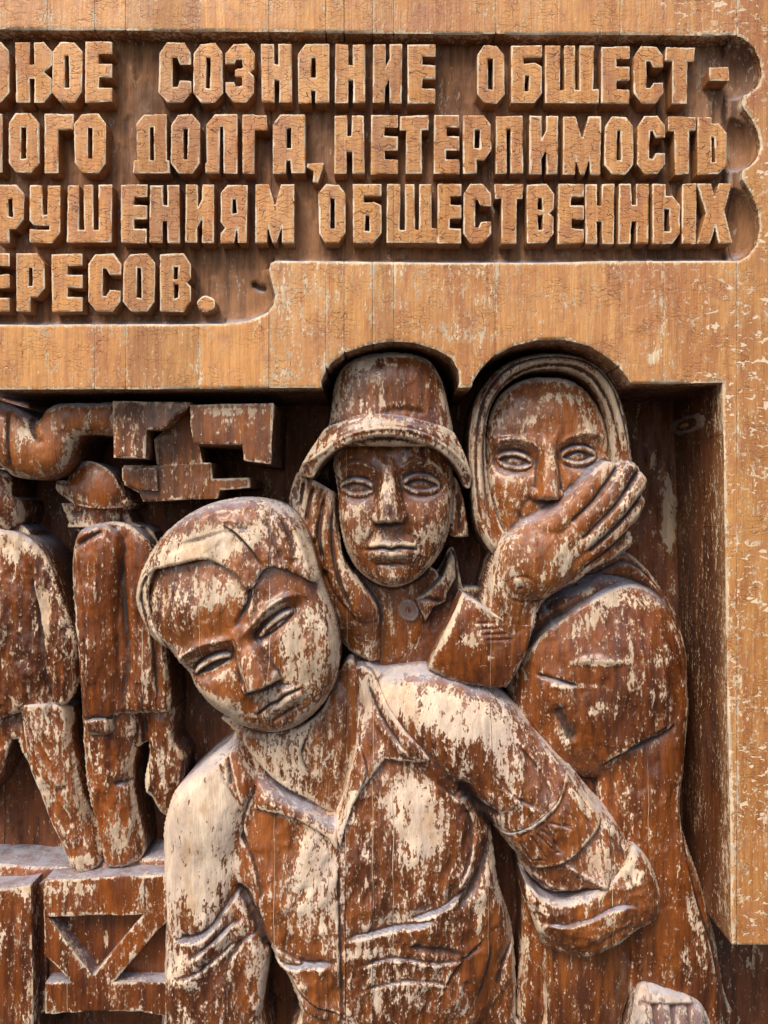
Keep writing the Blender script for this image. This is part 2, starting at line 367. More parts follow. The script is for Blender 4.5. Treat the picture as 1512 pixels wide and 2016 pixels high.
def thing(name, label, cat, px, py, z, dref, group=None):
    b = to_world(np.array(float(px)), np.array(float(py)), np.array(float(z)), dref)
    o = bpy.data.objects.new(name, None); scene.collection.objects.link(o); o.location = b; o.empty_display_size = .05
    o['label'] = label; o['category'] = cat
    if group: o['group'] = group
    return o, tuple(float(v) for v in b)

# ground in front of and below the panel, unseen, added dark to cut the light from below
gm = bpy.data.materials.new('added_dark_ground'); gm.use_nodes = True; gN = NT(gm)
gN.put(gN.n['Principled BSDF'].inputs['Base Color'], gN.mix(gN.noise(gN.add('ShaderNodeNewGeometry').outputs['Position'], 3, 6), (.035, .033, .030), (.065, .06, .055))); gN.n['Principled BSDF'].inputs['Roughness'].default_value = .9
gme = bpy.data.meshes.new('ground'); gme.from_pydata([(-40, -60, 0), (40, -60, 0), (40, 20, 0), (-40, 20, 0)], [], [(0, 1, 2, 3)]); gme.materials.append(gm)
go = bpy.data.objects.new('ground', gme); scene.collection.objects.link(go); go['kind'] = 'structure'

# ------------------------------------------------------------------ the front boards and the two recesses
FLOOR = -275.0
POCKET = -40.0
pocket_pts = [(-90, 57), (0, 57), (400, 61), (900, 66), (1400, 69), (1440, 67), (1462, 74), (1484, 92), (1497, 120), (1500, 148), (1492, 170), (1476, 184), (1464, 188),
              (1463, 205), (1466, 214), (1480, 232), (1492, 258), (1498, 288), (1490, 312), (1476, 327), (1463, 333), (1462, 352), (1468, 362), (1482, 384), (1494, 415), (1497, 450),
              (1490, 482), (1476, 502), (1458, 512), (1300, 513), (1000, 516), (700, 515), (546, 512), (533, 516), (529, 530), (532, 545), (536, 560), (541, 580), (538, 600), (522, 618), (490, 631), (440, 637), (200, 638), (-90, 640)]
recess_pts = [(-120, 766), (300, 766), (610, 763), (634, 764), (632, 752), (638, 738), (652, 715), (680, 694), (720, 680), (765, 672), (815, 674), (860, 688), (890, 705), (903, 730), (905, 752), (902, 763),
              (929, 762), (931, 752), (945, 728), (968, 703), (1010, 681), (1060, 669), (1110, 669), (1160, 681), (1200, 705), (1228, 733), (1243, 755), (1300, 755), (1424, 753), (1426, 900), (1431, 1200), (1434, 1400), (1438, 1600), (1441, 1862),
              (1700, 1862), (1700, 2300), (-120, 2300)]
panel, pb = thing('wood_carving_surround', 'golden varnished boards framing the carved letters and figures, flaking at the right', 'wooden panel', 756, 640, -60, 0)
g = G(-96, -96, 1632, 1920, 3.2)
sdP = g.poly(pocket_pts, False); sdR = g.poly(recess_pts, False)
jag = .35 * vnoise(g.X, g.Y, 12, 1) + 1.4 * vnoise(g.X, g.Y, 70, 2)
plate = np.minimum(-sdP, -sdR) + jag
plate = np.minimum(plate, np.minimum(g.Y + 94, np.minimum(1625 - g.X, g.X + 94)))
zpl = g.carve(1.3, 60, 3) * .6 + rounded(np.maximum(plate, 0), 5, 4)
# scattered bare flecks and big chips seen on the front
for q in [(663, 590, 9, 28, 5, .5), (1285, 705, 14, 16, 0, .7), (585, 600, 60, 80, 10, .34), (590, 720, 60, 40, 0, .22), (880, 655, 110, 22, 5, .32), (760, 560, 200, 60, 0, .12), (930, 620, 60, 70, 0, .16), (250, 740, 260, 26, 0, .14), (1100, 600, 60, 40, 0, .1), (560, 740, 60, 16, 0, .25), (1490, 925, 30, 16, 0, .2), (1480, 700, 40, 160, 0, .10),
          (1480, 1500, 40, 400, 0, .12), (900, 535, 180, 10, 0, .16), (60, 90, 80, 12, 0, .2)]: g.patch(*q)
g.P.append(.75 * np.clip(1 - plate / 5.5, 0, 1) * (.7 + 1.2 * vnoise(g.X, g.Y, 40, 0)))
pz = g.P; g.P = []
for i in range(len(SEAMS) - 1):
    a, b = SEAMS[i], SEAMS[i + 1]
    i0 = max(0, int((a - 8 + 96) / g.step)); i1 = min(len(g.x), int((b + 8 + 96) / g.step) + 2)
    sub = G.__new__(G); sub.step = g.step; sub.x = g.x[i0:i1]; sub.y = g.y; sub.X = g.X[:, i0:i1]; sub.Y = g.Y[:, i0:i1]; sub.P = [p[:, i0:i1] for p in pz]; sub.GR = []
    wob = .8 * vnoise(sub.Y * 0 + i * 40, sub.Y, 120, 1)
    gap = (.15, .5, .1, .35, .2, .6)[(i * 5) % 6]; gd = (.2, .8, .1, .5)[i % 4]
    sdx = np.minimum(sub.X - (a + gap + wob), (b - gap) - sub.X)
    sd = np.minimum(plate[:, i0:i1], sdx)
    pieces = [sd] if b > 1460 else [np.where(sub.Y < 300, sd, -20), np.where(sub.Y >= 300, sd, -20)]
    for sdq in pieces:
        build('plank', sub, sdq, zpl[:, i0:i1] + RNG.uniform(-.7, .7) - gd * np.exp(-np.maximum(sdx, 0) / 2) + .7 * vnoise(sub.X * 0 + 31 * i, sub.Y, 160, 2), FLOOR - 4, 0, M['plate'], panel, pb, rimdrop=12, edge=.16, wear=.0, gcur=.35, stain=1.0)

# floor of the letter recess, with the gouged cove along its lower and right lip
g = G(-96, 40, 1520, 660, 3.0)
sdP = g.poly(pocket_pts, False)
zf = np.full(g.X.shape, POCKET) + g.carve(3.0, 20, 3) + g.chisel(15, 3.2, 3)
cove = np.zeros(g.X.shape)
low = sstep(g.Y, 488, 500) * sstep(g.X, 560, 640) + sstep(g.Y, 612, 626) * (g.X < 470)
dl = np.where((g.X > 545), 514 - g.Y, 638 - g.Y)
def bowl(cx, cy, rx, ry, dep):
    t = g.ell(cx, cy, rx, ry); return np.where(t < 1, -dep * np.sqrt(np.clip(1 - t * t, 0, 1)), 1e3)
zr = np.where(g.X > 1441, -16.0 - 6 * (vnoise(g.X, g.Y, 20)), POCKET - 20)    # spur between the scallops
zf = np.maximum(zf, np.where(g.X > 1441, zr, -1e3))
for (cx, cy, rx, ry) in ((1450, 132, 52, 62), (1450, 278, 49, 58), (1450, 436, 49, 76)):
    zb = bowl(cx, cy, rx, ry, 46); zf = np.where((zb < 500) & (g.X > 1432), np.minimum(zf, zb), zf)
e = np.clip(sdP / 23, 0, 1); lipm = ((g.X > 536) & (g.X < 1448) & (g.Y > 488) & (g.Y < 530)) | ((g.X <= 470) & (g.Y > 612))
zlip = POCKET + 35.5 * (1 - dome(1 - e)) + 1.5 * vnoise(g.X, g.Y, 11, 1)
zf = np.where(lipm, np.maximum(zf, zlip), zf)
t = g.ell(500, 590, 66, 42, -18); m = (g.X > 430) & (g.X < 560) & (g.Y > 520)
e = np.clip(sdP / 34, 0, 1); zf = np.where(m & (g.X > 440), np.maximum(zf, POCKET + 35 * (1 - dome(1 - e))), zf)
zf += g.ridge([(488, 545), (505, 556), (522, 560)], 7, -12)
zf = np.where((sdP < -3) & ~((lipm | m) & (sdP > -14)), POCKET - 25, zf)
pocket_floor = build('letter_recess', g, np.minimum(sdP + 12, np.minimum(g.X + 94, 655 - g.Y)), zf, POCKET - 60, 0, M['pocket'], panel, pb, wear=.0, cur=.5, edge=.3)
M_p = pocket_floor

# back boards of the figure recess
rec, rb = thing('figure_recess_back', 'dark brown back boards of the deep recess behind the carved figures', 'recess backing', 756, 2040, FLOOR, -FLOOR)
bx = [-140, 10, 150, 300, 470, 620, 760, 905, 1040, 1180, 1255, 1350, 1480, 1640]
for a, b in zip(bx[:-1], bx[1:]):
    g = G(a - 8, 620, b + 8, 2140, 5.0)
    z = FLOOR + g.carve(7, 34, 2.6) + g.chisel(24, 3, 3) + 4 * rounded(np.minimum(g.X - a, b - g.X), 5, 1)
    for p in [(1316, 1010, 15, 90, 0, 1.1), (1290, 900, 9, 26, 0, .7), (1400, 1000, 16, 200, 0, .2), (1300, 1150, 60, 200, 0, .15)]: g.patch(*p)
    build('board', g, np.minimum(np.minimum(g.X - a - .4, b - .4 - g.X), np.minimum(g.Y - 630, 2130 - g.Y) + 400), z, FLOOR - 20, -FLOOR, M['floor'], rec, rb, cur=.6, rimdrop=6, grime_shade=.16)

# ------------------------------------------------------------------ lettering
def rect(a, b, c, d): return [(a, b), (c, b), (c, d), (a, d)]
def octo(x0, y0, x1, y1, c, tl=1, tr=1, br=1, bl=1):
    p = []
    p += [(x0, y0 + c * 1.3), (x0 + c, y0)] if tl else [(x0, y0)]
    p += [(x1 - c, y0), (x1, y0 + c * 1.3)] if tr else [(x1, y0)]
    p += [(x1, y1 - c * 1.3), (x1 - c, y1)] if br else [(x1, y1)]
    p += [(x0 + c, y1), (x0, y1 - c * 1.3)] if bl else [(x0, y1)]
    return p
def glyph(ch, x0, y0, x1, y1):
    """outer polygons, cut polygons"""
    w, h = x1 - x0, y1 - y0; m = (x0 + x1) / 2; c = min(15, w * .27); s = w * .36
    Y = lambda f: y0 + f * h
    X = lambda f: x0 + f * w
    k = 6.0
    if ch == 'О': return [octo(x0, y0, x1, y1, c)], [rect(m - k + 1, Y(.23), m + k - 1, Y(.77))]
    if ch == 'С': return [octo(x0, y0, x1, y1, c)], [[(X(.42), Y(.25)), (X(.58), Y(.25)), (X(.66), Y(.36)), (x1 + 6, Y(.36)), (x1 + 6, Y(.64)), (X(.66), Y(.64)), (X(.58), Y(.74)), (X(.42), Y(.74))]]
    if ch == 'З': return [octo(x0, y0, x1, y1, c)], [[(x0 - 6, Y(.34)), (X(.28), Y(.34)), (X(.34), Y(.26)), (X(.60), Y(.26)), (X(.60), Y(.42)), (X(.34), Y(.45)), (X(.34), Y(.55)), (X(.60), Y(.58)), (X(.60), Y(.73)), (X(.34), Y(.73)), (X(.28), Y(.66)), (x0 - 6, Y(.66))], [(x1 + 3, Y(.42)), (x1 - 8, Y(.5)), (x1 + 3, Y(.58))]]
    if ch == 'Е': return [rect(x0, y0, x1, y1)], [rect(X(.50), Y(.20), x1 + 6, Y(.36)), rect(X(.50), Y(.59), x1 + 6, Y(.76))]
    if ch == 'Н': return [rect(x0, y0, x1, y1)], [rect(m - k + 1, y0 - 6, m + k - 1, Y(.36)), rect(m - k, Y(.62), m + k, y1 + 6)]
    if ch == 'И': return [rect(x0, y0, x1, y1)], [[(m - k + 2, y0 - 6), (m + k, y0 - 6), (m + k, Y(.24)), (m - k + 2, Y(.42))], [(m - k + 1, Y(.74)), (m + k - 1, Y(.55)), (m + k - 1, y1 + 6), (m - k + 1, y1 + 6)]]
    if ch == 'К': return [octo(x0, y0, x1, y1, c, 0, 1, 1, 0)], [rect(m - k - 2, y0 - 6, m + k - 5, Y(.38)), rect(m - k - 2, Y(.60), m + k - 5, y1 + 6), [(x1 + 4, Y(.36)), (x1 - 15, Y(.5)), (x1 + 4, Y(.64))]]
    if ch == 'А': return [octo(x0, y0, x1, y1, c, 1, 0, 0, 0)], [rect(m - k + 1, Y(.22), m + k - 1, Y(.57)), rect(m - k + 1, Y(.78), m + k - 1, y1 + 6)]
    if ch == 'Б': return [octo(x0, y0, x1, y1, c, 0, 0, 1, 0)], [[(X(.38), Y(.20)), (x1 + 6, Y(.20)), (x1 + 6, Y(.38)), (X(.78), Y(.31)), (X(.38), Y(.31))], rect(m - k + 2, Y(.52), m + k, Y(.80))]
    if ch in 'ЩШ':
        a, b = (x0 + w * .31, x0 + w * .64) if ch == 'Ш' else (x0 + w * .31, x0 + w * .60)
        cuts = [rect(a - 5, y0 - 6, a + 5, Y(.78)), rect(b - 5, y0 - 6, b + 5, Y(.78))]
        if ch == 'Щ': cuts.append(rect(X(.90), y0 - 6, x1 + 6, Y(.76)))
        return [rect(x0, y0, x1, y1)], cuts
    if ch == 'Т': return [rect(x0, y0, x1, Y(.25)), rect(X(.24), Y(.1), X(.76), y1)], []
    if ch == 'Д': return [octo(x0 + 6, y0, x1 - 5, Y(.85), c, 1, 0, 0, 0), rect(x0, Y(.80), x1, y1)], [rect(m - k + 1, Y(.22), m + k - 1, Y(.79))]
    if ch == 'Л': return [octo(x0 + 3, y0, x1, y1, c, 1, 0, 0, 0), rect(x0, Y(.84), X(.4), y1)], [rect(m - k + 2, Y(.20), m + k - 1, y1 + 6)]
    if ch == 'Г': return [rect(x0, y0, x1, Y(.26)), rect(x0, y0, X(.48), y1)], []
    if ch == 'Р': return [octo(x0, y0, x1, Y(.76), c, 0, 1, 1, 0), rect(x0, y0, X(.46), y1)], [rect(m - k + 1, Y(.23), m + k - 1, Y(.56))]
    if ch == 'П': return [rect(x0, y0, x1, y1)], [rect(m - k + 1, Y(.22), m + k - 2, y1 + 6)]
    if ch == 'М': return [rect(x0, y0, x1, y1)], [[(m - 13, y0 - 3), (m + 13, y0 - 3), (m + 1, Y(.36)), (m - 1, Y(.36))], [(m - 14, Y(.68)), (m - 2, y1 + 4), (m - 16, y1 + 4)], [(m + 14, Y(.68)), (m + 16, y1 + 4), (m + 2, y1 + 4)]]
    if ch == 'Ь': return [octo(x0, Y(.12), x1, y1, c, 0, 1, 1, 0), rect(x0, y0, X(.50), y1)], [rect(m - k + 3, Y(.35), m + k, Y(.80))]
    if ch == 'Ы':
        b = x0 + w * .62
        return [octo(x0, Y(.20), b, y1, c, 0, 1, 1, 0), rect(x0, y0, X(.29), y1), rect(x0 + w * .68, y0, x1, y1)], [rect(X(.26), Y(.42), X(.40), Y(.80))]
    if ch == 'Х': return [[(x0, y0), (X(.40), y0), (m, Y(.25)), (X(.62), y0), (X(.96), y0), (X(.76), Y(.45)), (x1, y1), (X(.62), y1), (m, Y(.70)), (X(.36), y1), (x0, y1), (X(.26), Y(.48))]], []
    if ch == 'В': return [octo(x0, y0, x1, y1, c, 0, 1, 1, 0)], [rect(m - k + 1, Y(.22), m + k - 1, Y(.44)), rect(m - k + 1, Y(.52), m + k - 1, Y(.78)), [(x1 + 4, Y(.38)), (x1 - 9, Y(.49)), (x1 + 4, Y(.60))]]
    if ch == 'У': return [octo(x0, y0, x1, y1, c, 0, 0, 1, 0)], [rect(m - k + 1, y0 - 6, m + k - 1, Y(.52)), [(x0 - 4, Y(.58)), (x0 + 8, Y(.70)), (X(.66), Y(.70)), (X(.66), Y(.78)), (x0 - 4, Y(.78))]]
    if ch == 'Я': return [octo(x0, y0, x1, y1, c, 1, 0, 0, 0)], [rect(m - k + 2, Y(.24), m + k - 1, Y(.50)), [(x0 - 4, Y(.62)), (x0 + 8, Y(.74)), (x0 - 4, Y(.88))], [(X(.50), y1 + 4), (X(.60), Y(.72)), (X(.66), Y(.72)), (X(.66), y1 + 4)]]
    if ch == '-': return [rect(x0, y0, x1, y1)], []
    if ch == '.': return [[((x0 + x1) / 2 + w / 2 * math.cos(a * .4), (y0 + y1) / 2 + h / 2 * math.sin(a * .4)) for a in range(16)]], []
    if ch == ',': return [[(x0, y0), (x1, y0), (X(.90), Y(.35)), (X(.62), y1), (X(.34), y1), (X(.38), Y(.40)), (x0, Y(.2))]], []
    raise ValueError(ch)
NAMES = {'-': 'dash', '.': 'full_stop', ',': 'comma'}
def make_line(label, items):
    px = (items[0][1] + items[-1][2]) / 2; t, b = thing('inscription_line', label, 'carved inscription', px, items[0][4], POCKET, 0, 'carved lines of block letters')
    r = random.Random(items[0][1] + 3 * items[0][3])
    for ch, x0, x1, y0, y1 in items:
        g = G(x0 - 7, y0 - 7, x1 + 7, y1 + 7, 1.75)
        outs, cuts = glyph(ch, x0 + .5, y0, x1 - .5, y1)
        j = lambda P: [(x + r.uniform(-1.3, 1.3), y + r.uniform(-1.3, 1.3)) for x, y in P]
        sd = None
        for P in outs:
            q = g.poly(j(P), False); sd = q if sd is None else np.maximum(sd, q)
        for P in cuts: sd = np.minimum(sd, -g.poly(j(P), False))
        sd = sd + .6 + .6 * vnoise(g.X + x0 * 3, g.Y, 7, 2)
        z = -3 + rounded(np.maximum(sd, 0), 2.6, 2.2) + g.carve(.6, 30) + r.uniform(-1.2, 1.2)
        g.P.append(.95 * np.clip(1 - sd / 4.8, 0, 1) * (.85 + 1.3 * vnoise(g.X + x0, g.Y + y0, 19, 1)) + .25 * np.clip(1 - sd / 10, 0, 1) * (vnoise(g.X, g.Y + x0, 24, 0) > .12))
        build(NAMES.get(ch, 'letter'), g, sd, z, POCKET - 4, 0, M['letter'], t, b, rimdrop=3, edge=.0, wear=-.06, draft=0.5, gcur=.35, stain=.45)
    return t
def row(spec, ya, yb):   # ya, yb: (left, right) heights of tops and bottoms at x = 0 and 1440
    out = []
    for it in spec:
        ch, x0, x1 = it[:3]; f = x0 / 1440
        t, b = ya[0] + (ya[1] - ya[0]) * f, yb[0] + (yb[1] - yb[0]) * f
        if len(it) > 3: t, b = it[3], it[4]
        out.append((ch, x0, x1, t, b))
    return out
make_line('topmost carved line of golden block letters, ending in a dash at the right',
          row([('О', -40, 16), ('К', 29, 100), ('О', 102, 160), ('Е', 167, 219), ('С', 312, 376), ('О', 380, 437), ('З', 444, 500), ('Н', 514, 574), ('А', 586, 647), ('Н', 660, 720), ('И', 734, 791), ('Е', 803, 858),
               ('О', 940, 993), ('Б', 1007, 1067), ('Щ', 1074, 1180), ('Е', 1186, 1241), ('С', 1248, 1308), ('Т', 1311, 1369), ('-', 1398, 1436, 131, 155)], (80, 92), (199, 202)))
make_line('second carved line of golden block letters from the top, with a comma in it',
          row([('Н', -56, 3), ('О', 15, 75), ('Г', 85, 143), ('О', 145, 207), ('Д', 262, 333), ('О', 335, 393), ('Л', 403, 466), ('Г', 476, 525), ('А', 536, 600), (',', 604, 638, 320, 357), ('Н', 658, 717), ('Е', 730, 783),
               ('Т', 787, 843), ('Е', 854, 904), ('Р', 913, 967), ('П', 976, 1030), ('И', 1043, 1100), ('М', 1110, 1184), ('О', 1191, 1248), ('С', 1255, 1311), ('Т', 1317, 1370), ('Ь', 1375, 1432)], (222, 229), (338, 342)))
make_line('third carved line of golden block letters, just above the wide plain boards',
          row([('Р', -8, 45), ('У', 57, 116), ('Ш', 131, 219), ('Е', 236, 288), ('Н', 294, 353), ('И', 364, 421), ('Я', 434, 486), ('М', 503, 578), ('О', 627, 681), ('Б', 694, 750), ('Щ', 761, 860), ('Е', 862, 909), ('С', 912, 966),
               ('Т', 974, 1030), ('В', 1037, 1091), ('Е', 1099, 1150), ('Н', 1153, 1210), ('Н', 1219, 1278), ('Ы', 1286, 1372), ('Х', 1374, 1443)], (363, 361), (476, 478)))
make_line('short lowest carved line of golden block letters, ending in a round full stop',
          row([('Е', -38, 17), ('Р', 32, 86), ('Е', 101, 161), ('С', 172, 237), ('О', 242, 304), ('В', 315, 375), ('.', 388, 422, 582, 613)], (499, 499), (612, 612)))

# ------------------------------------------------------------------ face parts, carved into a sheet of wood
def eye(g, z, cx, cy, a, b, ang, up=-1, socket=16, ball=11, deep=5, lid=2.0, iris=1.0, off=0.0):
    deep *= 1.5; ball *= 1.15
    u, v = g.uv(cx, cy, ang)
    t = np.sqrt((u / (a * 1.45)) ** 2 + ((v + .35 * b) / (b * 2.6)) ** 2)
    z = z - socket * np.exp(-(t ** 2.6) * 1.1)
    t = np.sqrt((u / (a * 1.12)) ** 2 + ((v + .15 * b) / (b * 1.75)) ** 2); z = z + ball * dome(t)
    v = v - off; q = np.clip(1 - (u / a) ** 2, 0, None)
    top, bot = -b * q ** .8, b * .85 * q ** .9
    ins = np.minimum(v - top, bot - v)
    open_ = sstep(ins, -.6, 1.8) * (np.abs(u) < a)
    z = z - deep * open_
    g.GR.append(open_ * (.30 + .4 * (iris < .5) + .45 * sstep(-v, -b * .2, b * .8)) + .35 * np.exp(-(((v + b * 2.0) / 4) ** 2 + (u / a) ** 2)) + .45 * np.exp(-(((np.abs(u) - a * 1.1) / 7) ** 2 + (v / 6) ** 2)))  # dirt and painted shade in the eye opening and under the lid
    z = z + iris * deep * .75 * dome(np.sqrt((u / (a * .55)) ** 2 + (v / (b * .72)) ** 2)) * open_
    tp = np.clip((1.15 - np.abs(u) / a) * 5, 0, 1)
    cr = -b * lid * np.clip(1 - (u / (a * 1.28)) ** 2, 0, None) ** .7
    band = sstep(v - cr, 0, 3) * sstep(top - v, -.5, 1.5) * (np.abs(u) < a * 1.2)
    z = z + 4.0 * band * tp
    z = z + tp * 2.6 * np.exp(-((v - (bot + 4.0)) / 4.2) ** 2)
    z = z - tp * 3.6 * np.exp(-((v - cr) / 2.8) ** 2)
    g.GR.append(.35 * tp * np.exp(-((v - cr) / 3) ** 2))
    cr2 = b * 2.1 * np.clip(1 - (u / (a * 1.3)) ** 2, 0, None) ** .8
    z = z - tp * 2.4 * np.exp(-((v - cr2) / 3.6) ** 2)
    return z

def nose(g, z, b, t, w0, w1, h0, h1, wing=1.0, bevel=9.0, skew=0.0):
    (bx_, by_), (tx, ty) = b, t; L = math.hypot(tx - bx_, ty - by_); ex, ey = (tx - bx_) / L, (ty - by_) / L
    p = (g.X - bx_) * ex + (g.Y - by_) * ey; v = -(g.X - bx_) * ey + (g.Y - by_) * ex
    f = np.clip(p / L, 0, 1); w = w0 + (w1 - w0) * f ** 1.6; h = h0 + (h1 - h0) * f ** .9
    side = np.clip((w + bevel * (1 + f) - np.abs(v - skew * f)) / (bevel * (1 + f)), 0, 1)
    start = sstep(p, -26, 4); end = 1 - sstep(p, L - 1, L + 6 + 3 * (1 - np.abs(v) / (w1 + 9)))
    n = h * side ** .85 * start * end
    for sg in (-1, 1):
        cx, cy = bx_ + ex * (L - 9) - ey * sg * (w1 + 9), by_ + ey * (L - 9) + ex * sg * (w1 + 9)
        n = np.maximum(n, wing * h1 * .55 * dome(g.ell(cx, cy, 11, 12)))
    z = z + n
    for sg in (-1, 1):
        cx, cy = bx_ + ex * (L + 3) - ey * sg * w1 * .75, by_ + ey * (L + 3) + ex * sg * w1 * .75
        z = z - 9 * np.exp(-g.ell(cx, cy, 7, 4.5, math.degrees(math.atan2(ex, ey)) * -1) ** 2)
    return z

def mouth(g, z, cx, cy, a, ang, up=10, lo=13, droop=2.5):
    u, v = g.uv(cx, cy, ang); q = np.clip(1 - (u / a) ** 2, 0, 1)
    bow = 2.4 * np.exp(-(u / (a * .16)) ** 2) - 1.6 * np.exp(-((np.abs(u) - a * .38) / (a * .25)) ** 2)
    v = v - droop * (u / a) ** 2 * (np.abs(u) < a * 1.5); vv = v - bow
    z = z + 8 * np.exp(-((u / (a * 1.1)) ** 2 + (v / 22) ** 2) ** 1.5)
    z = z + 7.0 * q ** .5 * np.exp(-((vv + up * .55) / (up * .50)) ** 2)
    z = z + 9.0 * q ** .6 * np.exp(-((vv - lo * .72) / (lo * .48)) ** 2)
    z = z - 9.5 * np.clip(1 - (u / (a * 1.08)) ** 2, 0, 1) ** .35 * np.exp(-(vv / 2.6) ** 2)
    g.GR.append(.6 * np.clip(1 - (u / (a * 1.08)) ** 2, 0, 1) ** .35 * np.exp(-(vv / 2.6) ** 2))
    z = z - 6 * np.clip(1 - (u / (a * .7)) ** 2, 0, 1) ** .5 * np.exp(-((v - lo * 1.75 + 2.5 * (u / a) ** 2) / 3.4) ** 2)
    return z

def brow(g, z, pts, w, amp, side=1):
    return z + g.ridge(pts, w, amp) + g.fold(pts, w * .8, amp * .5, -side)

# ------------------------------------------------------------------ far things on the left: pipe, blocks, truss
ZS = 80.0
t, b = thing('carved_pipe', 'thick brown bent pipe carved just above the small hard hat at the left', 'carved pipe', 90, 940, -140, 150)
z4 = Z(0, 740, 2.439)
g = G(-70, 770, 236, 960, 2.2)
sd = g.poly(z4([(-150, 100), (0, 122), (70, 150), (150, 200), (180, 222), (205, 190), (235, 140), (290, 128), (420, 130), (552, 128), (556, 200), (552, 276), (470, 280), (390, 282), (352, 315), (340, 370), (310, 440), (250, 482), (160, 497), (60, 482), (0, 430), (-150, 400)]))
z = -150 + 0 * g.X; z = smax(z - 25, g.tube(z4([(-150, 250), (0, 270), (110, 350), (220, 360), (280, 240), (380, 205), (560, 200)]), [66, 62, 60, 58, 42, 34, 32], [-168, -165, -165, -165, -160, -158, -158], .75), 10)
z += g.fold(z4([(60, 150), (62, 260), (70, 480)]), 14, 5) + g.ridge(z4([(160, 215), (190, 300), (240, 330)]), 8, -5) + rounded(np.maximum(sd, 0), 14, 16) + g.carve(2.5, 22)
g.patch(45, 855, 26, 30, -20, .45); g.patch(78, 870, 18, 16, 0, .3)
build('pipe_body', g, sd, z, FLOOR, 150, M['iron'], t, b, dust=.0)

t, b = thing('carved_machine_frame', 'brown angular machine frame of stepped blocks carved between the pipe and the hat', 'carved machine', 400, 985, -150, 150)
def slab(name, pts, z0, px0, sc=None, step=2.2, bev=3.5, pat=(), mat='iron', tt=None, bb=None, grd=(0, 0), wear=.0, dref=150, holes=(), back=FLOOR, amp=1.6):
    P = np.array(pts); g = G(P[:, 0].min() - 8, P[:, 1].min() - 8, P[:, 0].max() + 8, P[:, 1].max() + 8, step)
    sd = g.poly(pts, False)
    for h in holes: sd = np.minimum(sd, -g.poly(h, False))
    sd = sd + .8 * vnoise(g.X, g.Y, 12, 1)
    z = z0 + grd[0] * (g.X - P[:, 0].mean()) + grd[1] * (g.Y - P[:, 1].mean()) + rounded(np.maximum(sd, 0), bev, bev * .8) + g.carve(amp, 30)
    for p in pat: g.patch(*p)
    return build(name, g, sd, z, back, dref, M[mat], tt, bb, rimdrop=8, wear=wear, edge=.5)
slab('block', z4([(557, 128), (930, 132), (905, 172), (862, 190), (820, 240), (786, 262), (716, 263), (712, 400), (560, 396)]), -128, 0, tt=t, bb=b, pat=[(350, 800, 30, 8, 0, .3)])
slab('block', z4([(934, 150), (1326, 142), (1316, 300), (1312, 428), (1186, 412), (1178, 336), (950, 332), (934, 250)]), -112, 0, tt=t, bb=b, pat=[(460, 815, 80, 9, 0, .5), (500, 832, 14, 10, 0, .3)], grd=(0, .0))
slab('block', z4([(790, 240), (862, 185), (930, 165), (940, 330), (960, 420), (735, 430), (720, 300)]), -178, 0, tt=t, bb=b)
slab('block', z4([(572, 424), (742, 428), (800, 416), (1000, 412), (1006, 492), (1184, 486), (1190, 535), (1040, 548), (1030, 588), (860, 592), (668, 604), (650, 560), (600, 536), (574, 520)]), -178, 0, tt=t, bb=b, pat=[(450, 940, 60, 6, 0, .25)])
slab('block', z4([(572, 438), (735, 440), (746, 550), (660, 548), (600, 520), (574, 500)]), -168, 0, tt=t, bb=b, pat=[(280, 945, 30, 10, 0, .2)])

z5 = Z(0, 1300, 2.815)
ZS = 25.0
t, b = thing('carved_truss', 'reddish brown girder with triangular openings carved below the small standing workers', 'carved girder', 160, 2000, -140, 140)
truss_o = z5([(240, 1222), (420, 1214), (640, 1200), (900, 1192), (1000, 1192), (1000, 1990), (790, 1950), (500, 1948), (250, 1962)])
slab('girder_frame', truss_o, -132, 0, tt=t, bb=b, holes=[z5([(262, 1422), (792, 1412), (512, 1752)]), z5([(232, 1612), (398, 1786), (232, 1790)]), z5([(876, 1492), (990, 1400), (990, 1785), (628, 1786)])],
     pat=[(150, 1750, 90, 16, 0, .3), (95, 1770, 20, 30, 0, .3), (160, 1800, 100, 5, 0, .35), (280, 1750, 20, 22, 0, .3), (180, 1950, 30, 12, 0, .3)], dref=132, mat='coat')
slab('web_plate', z5([(236, 1400), (1000, 1400), (1000, 1800), (236, 1800)]), -172, 0, tt=t, bb=b, dref=160, mat='coat', pat=[(205, 1855, 6, 18, 0, .5)])
slab('post', z5([(-160, 1270), (60, 1262), (172, 1244), (176, 1500), (186, 1760), (190, 2240), (-160, 2240)]), -122, 0, tt=t, bb=b, dref=125, mat='coat', pat=[(50, 1755, 30, 12, 0, .4), (60, 1940, 10, 20, 0, .3)])
slab('post', z5([(170, 1260), (246, 1240), (246, 1960), (180, 1990)]), -160, 0, tt=t, bb=b, dref=150, mat='coat')
slab('ledge', z5([(-160, 1150), (200, 1170), (360, 1176), (560, 1150), (900, 1120), (1000, 1120), (1000, 1240), (600, 1232), (200, 1260), (-160, 1290)]), -185, 0, tt=t, bb=b, dref=165, mat='coat', grd=(0, .35), wear=.12, bev=8, amp=5)

ZS = 45.0
